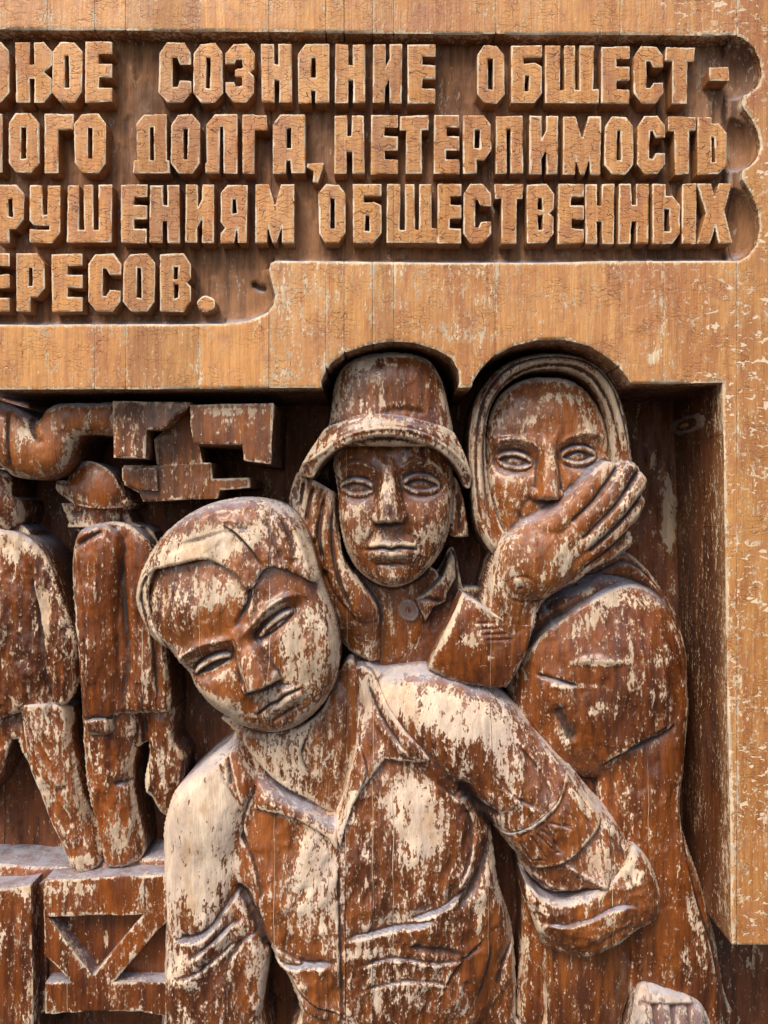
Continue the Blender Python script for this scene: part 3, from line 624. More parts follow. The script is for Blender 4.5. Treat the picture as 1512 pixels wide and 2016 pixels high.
# ------------------------------------------------------------------ small workers on the left
t4, b4 = thing('carved_figure', 'small carved worker in a round hard hat and long jacket beside the big tilted head', 'carved figure', 220, 1700, -170, 170, 'small carved workers')
g = G(90, 990, 350, 1740, 2.4)
leg1 = g.poly([(158, 1425), (270, 1420), (262, 1470), (250, 1530), (258, 1600), (272, 1690), (250, 1712), (205, 1716), (190, 1690), (178, 1620), (160, 1530)])
leg2 = g.poly([(268, 1415), (330, 1395), (332, 1460), (352, 1500), (362, 1540), (330, 1620), (300, 1600), (272, 1560), (282, 1490)])
neck = g.poly(z4([(300, 640), (400, 660), (560, 640), (600, 800), (370, 800), (330, 740)]))
face = g.poly(z4([(292, 590), (282, 640), (300, 665), (314, 690), (306, 715), (318, 745), (345, 766), (378, 760), (420, 700), (560, 650), (600, 600)]))
und = g.poly([(190, 1040), (250, 1030), (300, 1100), (310, 1440), (180, 1440), (170, 1120)])
sd = np.maximum(np.maximum(leg1, leg2), np.maximum(np.maximum(neck, face), und))
z = np.full(g.X.shape, -215.) + 36 * dome(g.ell(165, 1020, 62, 75)) + g.ridge(z4([(290, 640), (340, 660), (400, 650)]), 6, -6) + g.ridge(z4([(300, 705), (350, 712)]), 4, -5)
z = smax(z, g.tube([(210, 1420), (205, 1540), (228, 1700)], [54, 46, 36], [-205, -208, -212], .7), 6); z = smax(z, g.tube([(305, 1400), (318, 1520), (310, 1620)], [28, 34, 20], [-215, -215, -220], .7), 6)
z = np.where((g.Y > 1040) & (g.Y < 1395), -235, z); z += g.fold([(270, 1420), (262, 1500), (225, 1542)], 14, 7) + g.ridge([(218, 1545), (260, 1545)], 5, -9) + g.carve(3, 18) + g.chisel(20, 2.2, 2) + g.drape(3.5, 24, 3) + rounded(np.maximum(sd, 0), 12, 10)
for p in [(150, 1015, 30, 40, 0, .30), (225, 1660, 22, 40, 0, .40), (200, 1500, 10, 60, -8, .25), (315, 1500, 12, 60, 0, .3)]: g.patch(*p)
build('body', g, sd, z, FLOOR, 170, M['coat'], t4, b4, wear=.08)
g = G(98, 895, 262, 1010, 2.0)
sd1 = g.poly(z4([(322, 560), (318, 490), (332, 436), (375, 412), (430, 408), (490, 430), (545, 472), (578, 540), (600, 610), (480, 610)]))
sd2 = g.poly(z4([(258, 522), (276, 500), (330, 512), (400, 552), (500, 578), (598, 590), (606, 622), (560, 634), (470, 636), (380, 620), (300, 580), (268, 552)]))
hat = smax(-195 + 44 * dome(g.ell(186, 966, 62, 66, 12)), np.where(sd2 > -6, -172 + rounded(np.maximum(sd2, 0), 12, 12), -400), 4)
z = np.maximum(hat, -215) + g.carve(1.5, 20); g.patch(150, 975, 60, 7, 22, .5); g.patch(150, 935, 20, 6, -20, .2)
build('hard_hat', g, np.maximum(sd1, sd2), z, FLOOR, 170, M['carved'], t4, b4)
g = G(128, 1010, 350, 1460, 2.4)
sdb = g.poly(z4([(372, 765), (400, 735), (470, 710), (560, 700), (640, 730), (720, 820), (760, 1000), (790, 1300), (810, 1615), (700, 1622), (560, 1630), (550, 1700), (500, 1722), (400, 1715), (374, 1680), (378, 1560), (380, 1200), (350, 920), (358, 850)]))
z = np.full(g.X.shape, -190.) + 30 * dome(g.ell(250, 1220, 120, 330))
z = smax(z, g.tube([(198, 1080), (190, 1220), (206, 1425)], [50, 45, 38], [-166, -170, -178], .8), 4)
z += g.ridge([(240, 1075), (250, 1220), (254, 1300), (240, 1410)], 7, -9) + g.fold([(290, 1120), (300, 1250), (310, 1400)], 14, 7, 1) + g.fold([(170, 1100), (180, 1200), (176, 1330)], 16, 4, -1) + g.ridge(z4([(380, 790), (460, 745), (570, 690)]), 8, 9) + g.ridge(z4([(385, 830), (440, 785), (520, 745)]), 5, -7)
z += g.ridge([(152, 1418), (200, 1408), (240, 1412)], 3.5, -8) + g.carve(3, 22) + g.chisel(20, 2.2, 2.5) + g.drape(3.5, 26, 6) + rounded(np.maximum(sdb, 0), 16, 18)
z -= 12 * sstep(g.Y - 1404 - (g.X - 240) * -.02, 0, 3) * (g.X > 236)
for p in [(195, 1130, 12, 70, 0, .2), (200, 1420, 40, 14, 0, .3), (182, 1265, 16, 14, 0, .4), (290, 1330, 8, 70, 0, .15), (172, 1080, 22, 30, 30, .25)]: g.patch(*p)
build('jacket', g, sdb, z, FLOOR, 170, M['coat'], t4, b4, stain=.7)

t5, b5 = thing('carved_figure', 'small carved worker with legs apart, cut off by the left picture edge', 'carved figure', 60, 1700, -170, 170, 'small carved workers')
g = G(-110, 920, 200, 1740, 2.4)
head = g.poly([(-60, 930), (-10, 925), (14, 945), (16, 975), (30, 985), (32, 1010), (20, 1032), (-5, 1045), (-60, 1050)])
legA = g.poly([(20, 1400), (120, 1395), (130, 1460), (150, 1560), (180, 1650), (190, 1705), (170, 1722), (132, 1722), (110, 1690), (85, 1620), (50, 1540), (20, 1470)])
legB = g.poly([(-100, 1400), (25, 1400), (20, 1440), (0, 1480), (-30, 1560), (-100, 1600)])
sd = np.maximum(np.maximum(head, legA), np.maximum(legB, g.poly([(-100, 1030), (15, 1030), (60, 1110), (90, 1420), (-100, 1430)])))
z = np.full(g.X.shape, -212.) + 34 * dome(g.ell(-12, 985, 46, 64))
z = smax(z, g.tube([(75, 1400), (100, 1530), (160, 1715)], [50, 42, 27], [-212, -206, -204], .75), 6)
z = np.where((g.Y > 1056) & (g.Y < 1390), -235, z); z += g.fold([(30, 1470), (70, 1560), (120, 1680)], 10, 7, -1) + g.ridge([(105, 1560), (130, 1550)], 6, -5) + g.carve(3, 18) + g.chisel(20, 2.4, 2) + g.drape(4, 26, 3, 1, -.5) + rounded(np.maximum(sd, 0), 12, 10)
for p in [(85, 1565, 26, 34, -30, .45), (150, 1640, 9, 80, -20, .4), (150, 1700, 30, 14, 0, .6), (80, 1430, 30, 30, 0, .2)]: g.patch(*p)
build('body', g, sd, z, FLOOR, 170, M['coat'], t5, b5, wear=.1)
g = G(-110, 1030, 180, 1440, 2.4)
sd = g.poly([(-100, 1050), (0, 1044), (45, 1055), (76, 1078), (100, 1120), (122, 1180), (142, 1240), (152, 1300), (146, 1350), (130, 1385), (108, 1392), (94, 1385), (92, 1404), (40, 1405), (-100, 1410)])
z = np.full(g.X.shape, -200.) + 34 * dome(g.ell(10, 1210, 105, 240))
z = smax(z, g.tube([(70, 1090), (112, 1220), (122, 1375)], [34, 36, 28], [-190, -190, -200], .8), 4)
z = smax(z, g.tube([(-50, 1130), (-6, 1230), (-20, 1330)], [40, 30, 22], [-180, -176, -182], .8), 3)
z += g.fold([(62, 1100), (80, 1220), (92, 1390)], 10, 6, -1) + g.carve(4, 18) + g.chisel(20, 2.6, 2) + g.drape(5, 28, 4, 1) + rounded(np.maximum(sd, 0), 14, 14)
for p in [(20, 1075, 50, 28, 10, .5), (92, 1200, 11, 64, -8, .75), (50, 1360, 12, 26, 0, .35), (20, 1390, 14, 18, 0, .4), (0, 1200, 12, 50, 0, .2)]: g.patch(*p)
build('jacket', g, sd, z, FLOOR, 170, M['coat'], t5, b5, wear=.05)

ZS = 0.0
# ------------------------------------------------------------------ woman in the brimmed hat
z6 = Z(540, 640, 3.36)
tb, bb_ = thing('carved_figure', 'carved face looking straight ahead under a tall flared hat, one hand on the cheek', 'carved figure', 770, 1330, -150, 120, 'large carved figures')
zh = Z(560, 920, 5.04)
g = G(556, 820, 930, 1340, 2.0)
face = g.poly(z6([(385, 880), (400, 1000), (420, 1120), (430, 1250), (450, 1390), (490, 1520), (560, 1630), (660, 1705), (780, 1738), (890, 1712), (990, 1645), (1080, 1540), (1140, 1420), (1178, 1280), (1192, 1120), (1195, 960), (1150, 800), (1000, 680), (780, 640), (540, 680), (420, 780)]))
zf = -150 + 72 * dome(g.ell(768, 990, 138, 186)) ** .8
zf = zf + 10 * np.exp(-g.ell(705, 1040, 34, 40) ** 2) + 10 * np.exp(-g.ell(848, 1035, 34, 40) ** 2) + 12 * np.exp(-g.ell(772, 1140, 30, 22) ** 2)
zf = eye(g, zf, 703, 962, 31, 11, 4, socket=27, ball=13); zf = eye(g, zf, 829, 956, 34, 12, 2, socket=27, ball=13)
zf = brow(g, zf, z6([(405, 1020), (450, 960), (540, 925), (630, 950), (690, 1030)]), 6, 6); zf = brow(g, zf, z6([(815, 1010), (880, 930), (980, 905), (1080, 950), (1120, 1010)]), 6, 6)
zf = nose(g, zf, (763, 925), (767, 1026), 9, 15, 8, 36, bevel=10)
zf = mouth(g, zf, 770, 1078, 48, -1, 13, 18)
g.patch(772, 1070, 44, 8, 0, .45); g.patch(772, 1092, 36, 8, 0, .5)
zf += g.ridge([(742, 1045), (722, 1066), (712, 1090)], 6, -4) + g.ridge([(795, 1042), (820, 1062), (832, 1088)], 6, -4)
zf += rounded(np.maximum(face, 0), 22, 30)
neck = g.poly([(700, 1120), (850, 1120), (860, 1180), (800, 1330), (745, 1335), (700, 1330)])
zn = -195 + 18 * dome(g.ell(765, 1180, 80, 140))
hand = g.poly(zh([(112, 52), (150, 56), (300, 130), (420, 200), (515, 270), (530, 420), (545, 620), (560, 800), (600, 940), (680, 1060), (780, 1200), (880, 1340), (920, 1450), (925, 1700), (925, 1960), (700, 1900), (560, 1780), (520, 1650), (540, 1560), (470, 1420), (400, 1260), (300, 1120), (240, 960), (215, 780), (150, 620), (60, 440), (28, 360), (60, 200)]))
zhd = np.full(g.X.shape, -175.)
for pts, rr, zz in ((zh([(95, 60), (95, 300), (200, 620)]), [10, 15, 20], [-142, -140, -140]), (zh([(200, 90), (180, 320), (230, 640)]), [11, 11, 16], [-134, -130, -130]), (zh([(310, 150), (270, 400), (280, 650)]), [12, 12, 18], [-130, -124, -124]),
                    (zh([(450, 240), (420, 500), (410, 760), (470, 960)]), [15, 17, 18, 18], [-128, -118, -116, -118]), (zh([(440, 700), (520, 980), (640, 1200), (800, 1420)]), [20, 24, 28, 26], [-126, -124, -122, -128]),
                    (zh([(300, 640), (400, 1000), (520, 1260), (700, 1520), (800, 1900)]), [24, 28, 34, 40, 46], [-150, -150, -150, -158, -175])):
    zhd = np.maximum(zhd, g.tube(pts, rr, zz, .8))
for pts, w, a in ((zh([(185, 130), (150, 400)]), 3.2, -15), (zh([(290, 170), (235, 400), (215, 570)]), 3.4, -16), (zh([(400, 250), (360, 500), (345, 700), (400, 1000)]), 4.2, -20), (zh([(500, 300), (470, 520), (480, 800), (540, 1100), (700, 1480)]), 4, -12)): zhd += g.ridge(pts, w, a)
zhd += rounded(np.maximum(hand, 0), 7, 9) - 26 * sstep(g.Y, 1205, 1290) - 26 * np.exp(-(face / 7) ** 2)
z = np.full(g.X.shape, -260.); z = np.where(neck > -3, zn, z); z = np.where(hand > -3, np.maximum(z, zhd), z); z = np.where(face > -2, np.maximum(z, zf), z)
z += g.carve(1.6, 22) + g.chisel(20, 1.3, 1.3)
for p in [(690, 1010, 26, 18, 0, .35), (740, 1060, 50, 16, 0, .22), (850, 1050, 36, 26, -10, .42), (765, 965, 12, 34, 0, .18), (840, 1085, 22, 40, 20, .2), (690, 1085, 20, 50, 20, .3), (625, 990, 14, 60, -5, .25), (655, 1000, 9, 60, 0, .2), (590, 1000, 16, 50, 10, .45), (770, 1135, 40, 10, 0, .1)]: g.patch(*p)
z = blur(z, 1)
build('body', g, np.maximum(face, np.maximum(hand, neck)), z, FLOOR, 118, M['skin'], tb, bb_, draft=-1, gcur=1.2)
# lock of hair beside the face
g = G(872, 930, 932, 1068, 2.0)
sd = g.poly(z6([(1195, 1000), (1240, 1090), (1262, 1200), (1292, 1390), (1288, 1402), (1168, 1392), (1175, 1280), (1188, 1100)]))
z = -158 + 20 * dome(g.ell(905, 1000, 26, 90)) + g.ridge(z6([(1215, 1090), (1225, 1250), (1235, 1395)]), 4, -9) + g.ridge(z6([(1245, 1110), (1262, 1250), (1275, 1390)]), 3, 5) + rounded(np.maximum(sd, 0), 5, 6)
build('hair_lock', g, sd, z, FLOOR, 130, M['carved'], tb, bb_)
# coat and collar below the chin
g = G(735, 1070, 985, 1340, 2.2)
sd = g.poly([(745, 1150), (800, 1165), (860, 1130), (886, 1082), (898, 1085), (906, 1120), (914, 1160), (925, 1160), (960, 1180), (960, 1340), (742, 1340)])
zq = Z(680, 1060, 5.04)
z = -192 + g.carve(4, 20) + g.fold(zq([(1040, 140), (960, 380), (800, 540), (690, 610), (800, 860)]), 18, 13, -1) + g.fold(zq([(320, 500), (330, 800), (330, 1290)]), 10, 8, -1)
col = g.poly(zq([(1060, 130), (1100, 200), (1110, 400), (1020, 560), (1010, 640), (880, 700), (800, 860), (740, 720), (690, 610), (780, 560), (860, 480), (960, 380), (1010, 250)]), False)
z = z + 26 * sstep(col, -1.5, 3) + 8 * sstep(col, 0, 25) - 8 * np.exp(-g.ell(853, 1182, 24, 6, 10) ** 2) * 1.6
z += g.ridge(zq([(470, 1150), (560, 1000), (700, 880), (800, 840)]), 4, 8) + g.ridge(zq([(470, 1200), (600, 1080), (760, 960)]), 12, -14)
g.patch(890, 1120, 12, 40, -5, .6); g.patch(850, 1190, 22, 8, 0, .2)
build('coat', g, sd, z, FLOOR, 150, M['coat'], tb, bb_, grime_shade=.34)
g = G(776, 1176, 838, 1236, 1.6)
u = g.ell(806, 1205, 20, 24, -35); sd = (1 - u) * 20
z = -176 + rounded(np.maximum(sd, 0), 5, 6) + 3 * np.exp(-((u - .82) / .12) ** 2) - 6 * np.exp(-(u / .3) ** 2) + 2 * np.exp(-((u - .45) / .1) ** 2)
build('button', g, sd, z, FLOOR, 150, M['pocket'], tb, bb_, dust=.4)
# hat: crown and brim
g = G(560, 680, 940, 985, 2.0)
crown = g.poly(z6([(345, 760), (372, 600), (388, 460), (420, 340), (480, 262), (600, 205), (750, 186), (900, 196), (1015, 236), (1080, 320), (1125, 430), (1155, 560), (1185, 720), (1150, 800), (400, 800)]))
brim = g.poly(z6([(158, 985), (178, 935), (230, 850), (290, 760), (345, 690), (430, 660), (560, 622), (720, 604), (880, 620), (1020, 655), (1150, 700), (1200, 745), (1250, 850), (1290, 950), (1308, 1010), (1292, 1078), (1262, 1060), (1235, 1000), (1180, 920), (1100, 850), (1000, 800), (880, 765), (750, 750), (620, 758), (500, 795), (400, 845), (330, 905), (285, 965), (255, 1010), (200, 1000)]))
zc = -110 + 66 * dome(np.abs(g.X - (768 + (g.Y - 800) * .02)) / (122 + (g.Y - 700) * .09)) ** .9 - 26 * np.clip((760 - g.Y) / 70, 0, 1) ** 2 + rounded(np.maximum(crown, 0), 16, 14)
dB, tB, _ = g.line(z6([(180, 985), (330, 800), (520, 715), (740, 690), (950, 720), (1130, 790), (1285, 1030)]))
zb = -92 + 72 * np.sin(np.pi * np.clip(tB, 0, 1)) ** .7
low_ = g.line(z6([(160, 990), (330, 905), (500, 795), (750, 750), (1000, 800), (1180, 920), (1292, 1078)]))[0]
zb = zb + rounded(np.maximum(brim, 0), 5, 5) - 20 * sstep(low_, 16, 42) * (1 - sstep(dB, 60, 70) * 0) + 3 * np.exp(-((low_ - 14) / 3) ** 2) - 3 * np.exp(-((low_ - 20) / 2.5) ** 2)
z = np.where(crown > -2, zc, -300.); z = np.where(brim > -2, np.maximum(z, zb), z)
z += g.ridge(z6([(700, 590), (850, 575), (1000, 600)]), 7, -5) + g.carve(1.8, 30) + g.chisel(26, 1.6, 1.8)
for p in [(765, 700, 60, 9, 0, .7), (720, 722, 26, 12, -20, .55), (775, 724, 10, 5, 0, .6), (740, 840, 60, 12, -4, .55), (850, 845, 60, 16, 12, .35), (645, 880, 40, 9, -45, .35), (780, 800, 60, 6, 0, .15), (660, 810, 6, 60, 0, .1), (900, 900, 30, 8, 50, .3)]: g.patch(*p)
build('hat', g, np.maximum(crown, brim), z, -205, 85, M['carved'], tb, bb_, wear=.05, stain=.6)

# ------------------------------------------------------------------ figure in the headscarf
z7 = Z(880, 640, 3.36); z8 = Z(820, 1050, 2.607)
ts, bs_ = thing('carved_figure', 'carved figure in a headscarf and coat covering the mouth with one hand', 'carved figure', 1200, 2010, -150, 110, 'large carved figures')
g = G(925, 720, 1275, 1310, 2.0)
face = g.poly(z7([(262, 900), (262, 760), (290, 600), (350, 470), (450, 380), (560, 340), (700, 330), (850, 350), (960, 430), (1035, 560), (1080, 700), (1095, 860), (1080, 1000), (1000, 1150), (800, 1300), (600, 1390), (420, 1400), (340, 1290), (285, 1100)]))
zf = -150 + 66 * dome(g.ell(1078, 925, 150, 200, -3)) ** .8
zf += 9 * np.exp(-g.ell(1000, 965, 26, 40) ** 2) + 8 * np.exp(-g.ell(1085, 800, 60, 40) ** 2)
zf = eye(g, zf, 1013, 909, 32, 11, 8, socket=30, ball=14, deep=6); zf = eye(g, zf, 1139, 899, 33, 12, -3, socket=30, ball=14, deep=6)
zf = brow(g, zf, z7([(285, 830), (350, 775), (460, 768), (560, 800), (610, 850)]), 7, 8); zf = brow(g, zf, z7([(725, 830), (780, 770), (900, 728), (1000, 735), (1060, 780)]), 7, 8)
zf = nose(g, zf, z7([(662, 810)])[0], z7([(645, 1150)])[0], 9, 13, 12, 40, bevel=8)
zf += g.ridge(z7([(540, 1130), (500, 1200), (470, 1300)]), 6, -5) + rounded(np.maximum(face, 0), 12, 18)
hand = g.poly(z7([(240, 1790), (248, 1700), (290, 1560), (330, 1440), (400, 1370), (520, 1275), (650, 1200), (770, 1120), (880, 1020), (970, 945), (1030, 908), (1085, 922), (1120, 902), (1165, 905), (1235, 942), (1252, 985), (1278, 1040), (1276, 1085), (1262, 1112), (1282, 1160), (1272, 1215), (1230, 1290), (1170, 1345), (1200, 1375), (1212, 1420), (1195, 1470), (1090, 1540), (940, 1610), (830, 1700), (700, 1765), (640, 1810), (590, 1900), (570, 1990), (500, 2080), (300, 2000), (235, 1850)]), True, 4)
zhd = np.full(g.X.shape, -90.)
pal = -86 + 54 * dome(g.ell(1052, 1100, 92, 74, -38)); zhd = np.maximum(zhd, pal)
for pts, rr, zz in ((z7([(560, 1400), (760, 1260), (900, 1110), (1040, 950)]), [28, 23, 20, 15], [-70, -58, -55, -62]), (z7([(700, 1480), (880, 1290), (1030, 1130), (1160, 950)]), [24, 21, 18, 14], [-66, -52, -48, -58]),
                    (z7([(760, 1520), (960, 1340), (1110, 1190), (1245, 1030)]), [22, 20, 17, 14], [-68, -54, -52, -62]), (z7([(800, 1580), (1000, 1430), (1140, 1300), (1250, 1170)]), [22, 19, 15, 12], [-74, -64, -64, -74]),
                    (z7([(800, 1640), (980, 1540), (1100, 1470), (1190, 1420)]), [20, 17, 14, 11], [-86, -80, -80, -88]), (z7([(560, 1420), (450, 1600), (400, 1850), (380, 2040)]), [46, 50, 46, 46], [-84, -88, -98, -108])):
    zhd = smax(zhd, g.tube(pts, rr, zz, .8), 3)
for pts, w, a in ((z7([(790, 1290), (930, 1150), (1085, 935)]), 3.0, -8), (z7([(860, 1400), (1040, 1220), (1215, 985)]), 3.0, -8), (z7([(910, 1480), (1080, 1320), (1265, 1110)]), 3.0, -8), (z7([(880, 1590), (1040, 1470), (1180, 1345)]), 3.0, -8)): zhd += g.ridge(pts, w, a, False)
kn = g.ell(1018, 1156, 30, 25, 10); zhd += -3.5 * np.exp(-((kn - 1) / .1) ** 2) + 2 * np.exp(-kn ** 4) - 6 * np.exp(-g.ell(1017, 1153, 3.4, 3) ** 2) * 1.3
zhd += rounded(np.maximum(hand, 0), 9, 12) + 3 * vnoise(g.X, g.Y, 40)
z = np.where(face > -2, zf, -260.); z = np.where(hand > -2, np.maximum(z, zhd), z)
z = blur(z, 1) + g.carve(1.8, 22) + g.chisel(20, 1.4, 1.3)
for p in [(1110, 785, 52, 12, 2, .50), (1020, 830, 70, 12, -5, .15), (1150, 842, 30, 10, 0, .4), (1095, 1100, 26, 36, 20, .5), (1030, 1090, 14, 22, 0, .5), (1060, 1130, 14, 12, 0, .4), (1170, 1050, 60, 12, -42, .3), (1000, 940, 40, 10, 0, .25), (1080, 960, 10, 40, 0, .15), (1190, 935, 30, 16, -40, .35), (1145, 950, 30, 10, 0, .1)]: g.patch(*p)
build('body', g, np.maximum(face, hand), z, FLOOR, 105, M['skin'], ts, bs_, gcur=1.2, stain=.5)
# headscarf: one band round the face
g = G(915, 680, 1262, 1110, 2.0)
outer = g.poly(z7([(158, 960), (152, 800), (165, 640), (200, 480), (265, 370), (340, 290), (450, 222), (600, 182), (760, 178), (900, 205), (1000, 262), (1085, 350), (1150, 460), (1190, 570), (1212, 700), (1232, 840), (1246, 960), (1254, 1100), (1100, 1200), (700, 1350), (420, 1395), (330, 1490), (312, 1508), (296, 1502), (230, 1400), (185, 1250)]), True, 6)
inner = g.poly(z7([(400, 1385), (330, 1240), (285, 1080), (262, 920), (256, 760), (272, 600), (320, 480), (400, 385), (520, 312), (680, 284), (830, 300), (950, 372), (1025, 480), (1070, 620), (1090, 780), (1100, 1000), (1050, 1300), (600, 1500)]), True, 6)
sd = np.minimum(outer, -inner)
mid = g.line(z7([(330, 1480), (235, 1270), (205, 1000), (205, 780), (232, 580), (300, 420), (420, 300), (560, 250), (700, 235), (860, 255), (980, 320), (1070, 430), (1120, 570), (1155, 720), (1180, 900)]))
z = -104 + 24 * np.exp(-(mid[0] / 17) ** 2) * 1.0 + g.ridge(z7([(330, 1480), (222, 1270), (190, 1000), (190, 780), (215, 580), (285, 410), (410, 285), (560, 232), (700, 216), (870, 238), (1000, 305), (1090, 420), (1140, 570), (1175, 720), (1200, 900)]), 3.0, -8)
z += g.fold(z7([(262, 1250), (238, 1000), (232, 780), (256, 590), (320, 450), (430, 335), (570, 275), (700, 258), (850, 276), (965, 345), (1050, 460), (1098, 590), (1130, 740), (1150, 900)]), 9, 9, -1)
z += rounded(np.maximum(outer, 0), 12, 20) + rounded(np.maximum(-inner, 0), 4, 5) + g.carve(1.6, 24)
for p in [(1080, 700, 110, 8, 0, .3), (955, 1000, 9, 120, -5, .25), (1215, 820, 12, 90, -8, .25), (1200, 780, 10, 60, -20, .2)]: g.patch(*p)
build('headscarf', g, sd, z, FLOOR, 92, M['carved'], ts, bs_, wear=.08, gcur=1.2)
# coat with its collar and bent arm
g = G(985, 1075, 1460, 2120, 2.6)
sd = g.poly([(1010, 1400), (1005, 1345), (1035, 1270), (1046, 1215), (1070, 1180), (1130, 1148), (1190, 1110), (1232, 1088), (1262, 1096), (1298, 1130), (1335, 1185), (1356, 1240), (1364, 1300), (1366, 1400), (1358, 1500), (1345, 1570), (1346, 1625), (1362, 1680), (1385, 1740), (1410, 1820), (1432, 1900), (1446, 1970), (1452, 2120), (1060, 2120), (1040, 1800), (1000, 1500)])
z = np.full(g.X.shape, -175.)
z = smax(z, -172 + 102 * dome(g.ell(1190, 1340, 182, 205, 10)), 16)
z = smax(z, g.tube([(1290, 1400), (1270, 1560), (1290, 1720), (1330, 1900), (1350, 2120)], [85, 92, 100, 100, 100], [-158, -155, -158, -165, -168], .62), 14)
z += g.fold(z8([(470, 800), (600, 560), (760, 420), (900, 330), (1050, 270), (1180, 275), (1300, 350), (1390, 450)]), 15, 13, 1) + g.fold(z8([(600, 480), (700, 350), (850, 280), (1000, 200), (1100, 160), (1200, 210), (1330, 350)]), 12, 8, 1)
z += g.ridge(z8([(640, 430), (780, 310), (930, 250)]), 7, -10) + g.ridge(z8([(560, 600), (650, 480), (760, 380)]), 9, -10)
z += g.fold(z8([(1330, 960), (1240, 1020), (1130, 1070), (1020, 1120), (940, 1190)]), 16, 13, 1, 10) + g.ridge(z8([(1290, 975), (1180, 1040), (1040, 1105)]), 4.5, -9)
z += g.ridge(z8([(770, 650), (880, 628), (1060, 640)]), 8, 6) + g.ridge(z8([(600, 715), (700, 735), (820, 770)]), 4, -8) + g.ridge(z8([(650, 760), (760, 780)]), 5, 4) + g.ridge(z8([(700, 860), (760, 980), (800, 1060)]), 14, -12)
z += g.fold([(1346, 1600), (1342, 1660), (1365, 1760), (1398, 1860), (1430, 2000)], 14, 8, 1) + g.carve(3.2, 34) + g.chisel(34, 2.6, 1.8) + g.drape(3, 60, 3) + rounded(np.maximum(sd, 0), 16, 30)
for p in [(1230, 1180, 90, 18, 8, .55), (1160, 1215, 70, 20, -38, .55), (1170, 1296, 62, 9, -2, .8), (1130, 1342, 50, 7, 2, .6), (1185, 1390, 40, 20, 5, .45), (1228, 1300, 8, 90, 2, .35), (1300, 1290, 26, 30, 40, .35), (1325, 1240, 16, 40, -30, .3), (1360, 1450, 10, 120, 0, .3), (1330, 1560, 20, 60, 0, .28),
          (1370, 1840, 14, 100, -12, .5), (1345, 1880, 10, 60, -8, .35), (1300, 1810, 20, 60, 0, .0), (1110, 1440, 40, 20, 60, .15)]: g.patch(*p)
build('coat', g, sd, z, FLOOR, 118, M['coat'], ts, bs_, gcur=1.1)
# sleeve cuff at the wrist
g = G(840, 1140, 1060, 1350, 2.0)
sd = g.poly(z8([(60, 700), (85, 620), (120, 540), (190, 400), (235, 300), (262, 318), (340, 365), (430, 412), (520, 448), (590, 462), (585, 510), (560, 600), (520, 680), (480, 760), (440, 800), (200, 760)]), False)
z = -112 + 44 * dome(g.ell(950, 1260, 130, 120, 25)) + rounded(np.maximum(sd, 0), 10, 14) + g.carve(2.5, 22)
z += g.ridge(z8([(270, 330), (420, 425), (585, 475)]), 4, 5)
for k in range(4): z += g.ridge(z8([(280 + 20 * k, 455 + 28 * k), (440 + 16 * k, 450 + 28 * k)]), 2.5, -2.5)
for p in [(920, 1255, 26, 16, -10, .6), (880, 1230, 12, 60, 25, .7), (975, 1212, 60, 8, 25, .45), (950, 1225, 40, 4, 0, .3)]: g.patch(*p)
build('cuff', g, sd, z, FLOOR, 100, M['coat'], ts, bs_)

# ------------------------------------------------------------------ clenched hand low at the right
zr_ = Z(1200, 1500, 3.907)
tf, bf = thing('carved_fist', 'dusty grey carved knuckles of a fist at the bottom right corner beside the forearm', 'carved hand', 1320, 2015, -130, 110)
g = G(1235, 1920, 1425, 2120, 2.0)
sd = g.poly(zr_([(150, 2500), (190, 1900), (215, 1800), (250, 1740), (300, 1718), (430, 1736), (540, 1770), (640, 1810), (710, 1870), (760, 1960), (800, 2100), (820, 2500)]))
z = np.full(g.X.shape, -96.)
for x in (265, 400, 530, 660): z = np.maximum(z, g.tube(zr_([(x, 1880 + abs(x - 400) * .1), (x + 5, 2200), (x + 8, 2450)]), [15, 17, 17], [-92, -80, -84], .8))
z = smax(z, -110 + 34 * np.clip((1975 - g.Y) / 30 + .6, 0, 1) * dome(g.ell(1318, 1985, 80, 50)), 5)
z += rounded(np.maximum(sd, 0), 12, 16) + g.carve(2, 20)
for x in (335, 468, 598, 716): z += g.ridge(zr_([(x - 4, 1860), (x, 1950), (x + 2, 2500)]), 5, -3, False)
for x in (265, 400, 530): g.patch(*zr_([(x, 1990)])[0], 9, 22, 0, -.1)
g.patch(1270, 1998, 14, 20, 0, .3)
build('fist', g, sd, z, FLOOR, 100, M['carved'], tf, bf, dust=.38, gcur=.35, wear=.12)

# ------------------------------------------------------------------ the big man with the tilted head
zA = Z(280, 1300, 2.607); zB = Z(800, 1300, 2.607); zC = Z(240, 960, 3.287)
tm, bm = thing('carved_figure', 'large carved man in an open collared shirt and armband, head tilted down', 'carved figure', 700, 2010, -60, 60, 'large carved figures')
g = G(255, 970, 700, 1690, 2.0)
head = g.poly(zC([(92, 640), (100, 590), (125, 530), (160, 460), (205, 385), (290, 280), (400, 190), (540, 115), (700, 72), (850, 64), (980, 86), (1085, 140), (1165, 240), (1220, 370), (1262, 500), (1290, 600), (1335, 720), (1375, 850), (1400, 1000), (1402, 1140), (1375, 1270), (1315, 1390), (1230, 1490), (1120, 1570), (1000, 1608), (880, 1600), (770, 1558), (650, 1472), (545, 1372), (470, 1280), (415, 1180), (350, 1100), (300, 1040), (215, 985), (150, 910), (108, 800), (92, 710)]))
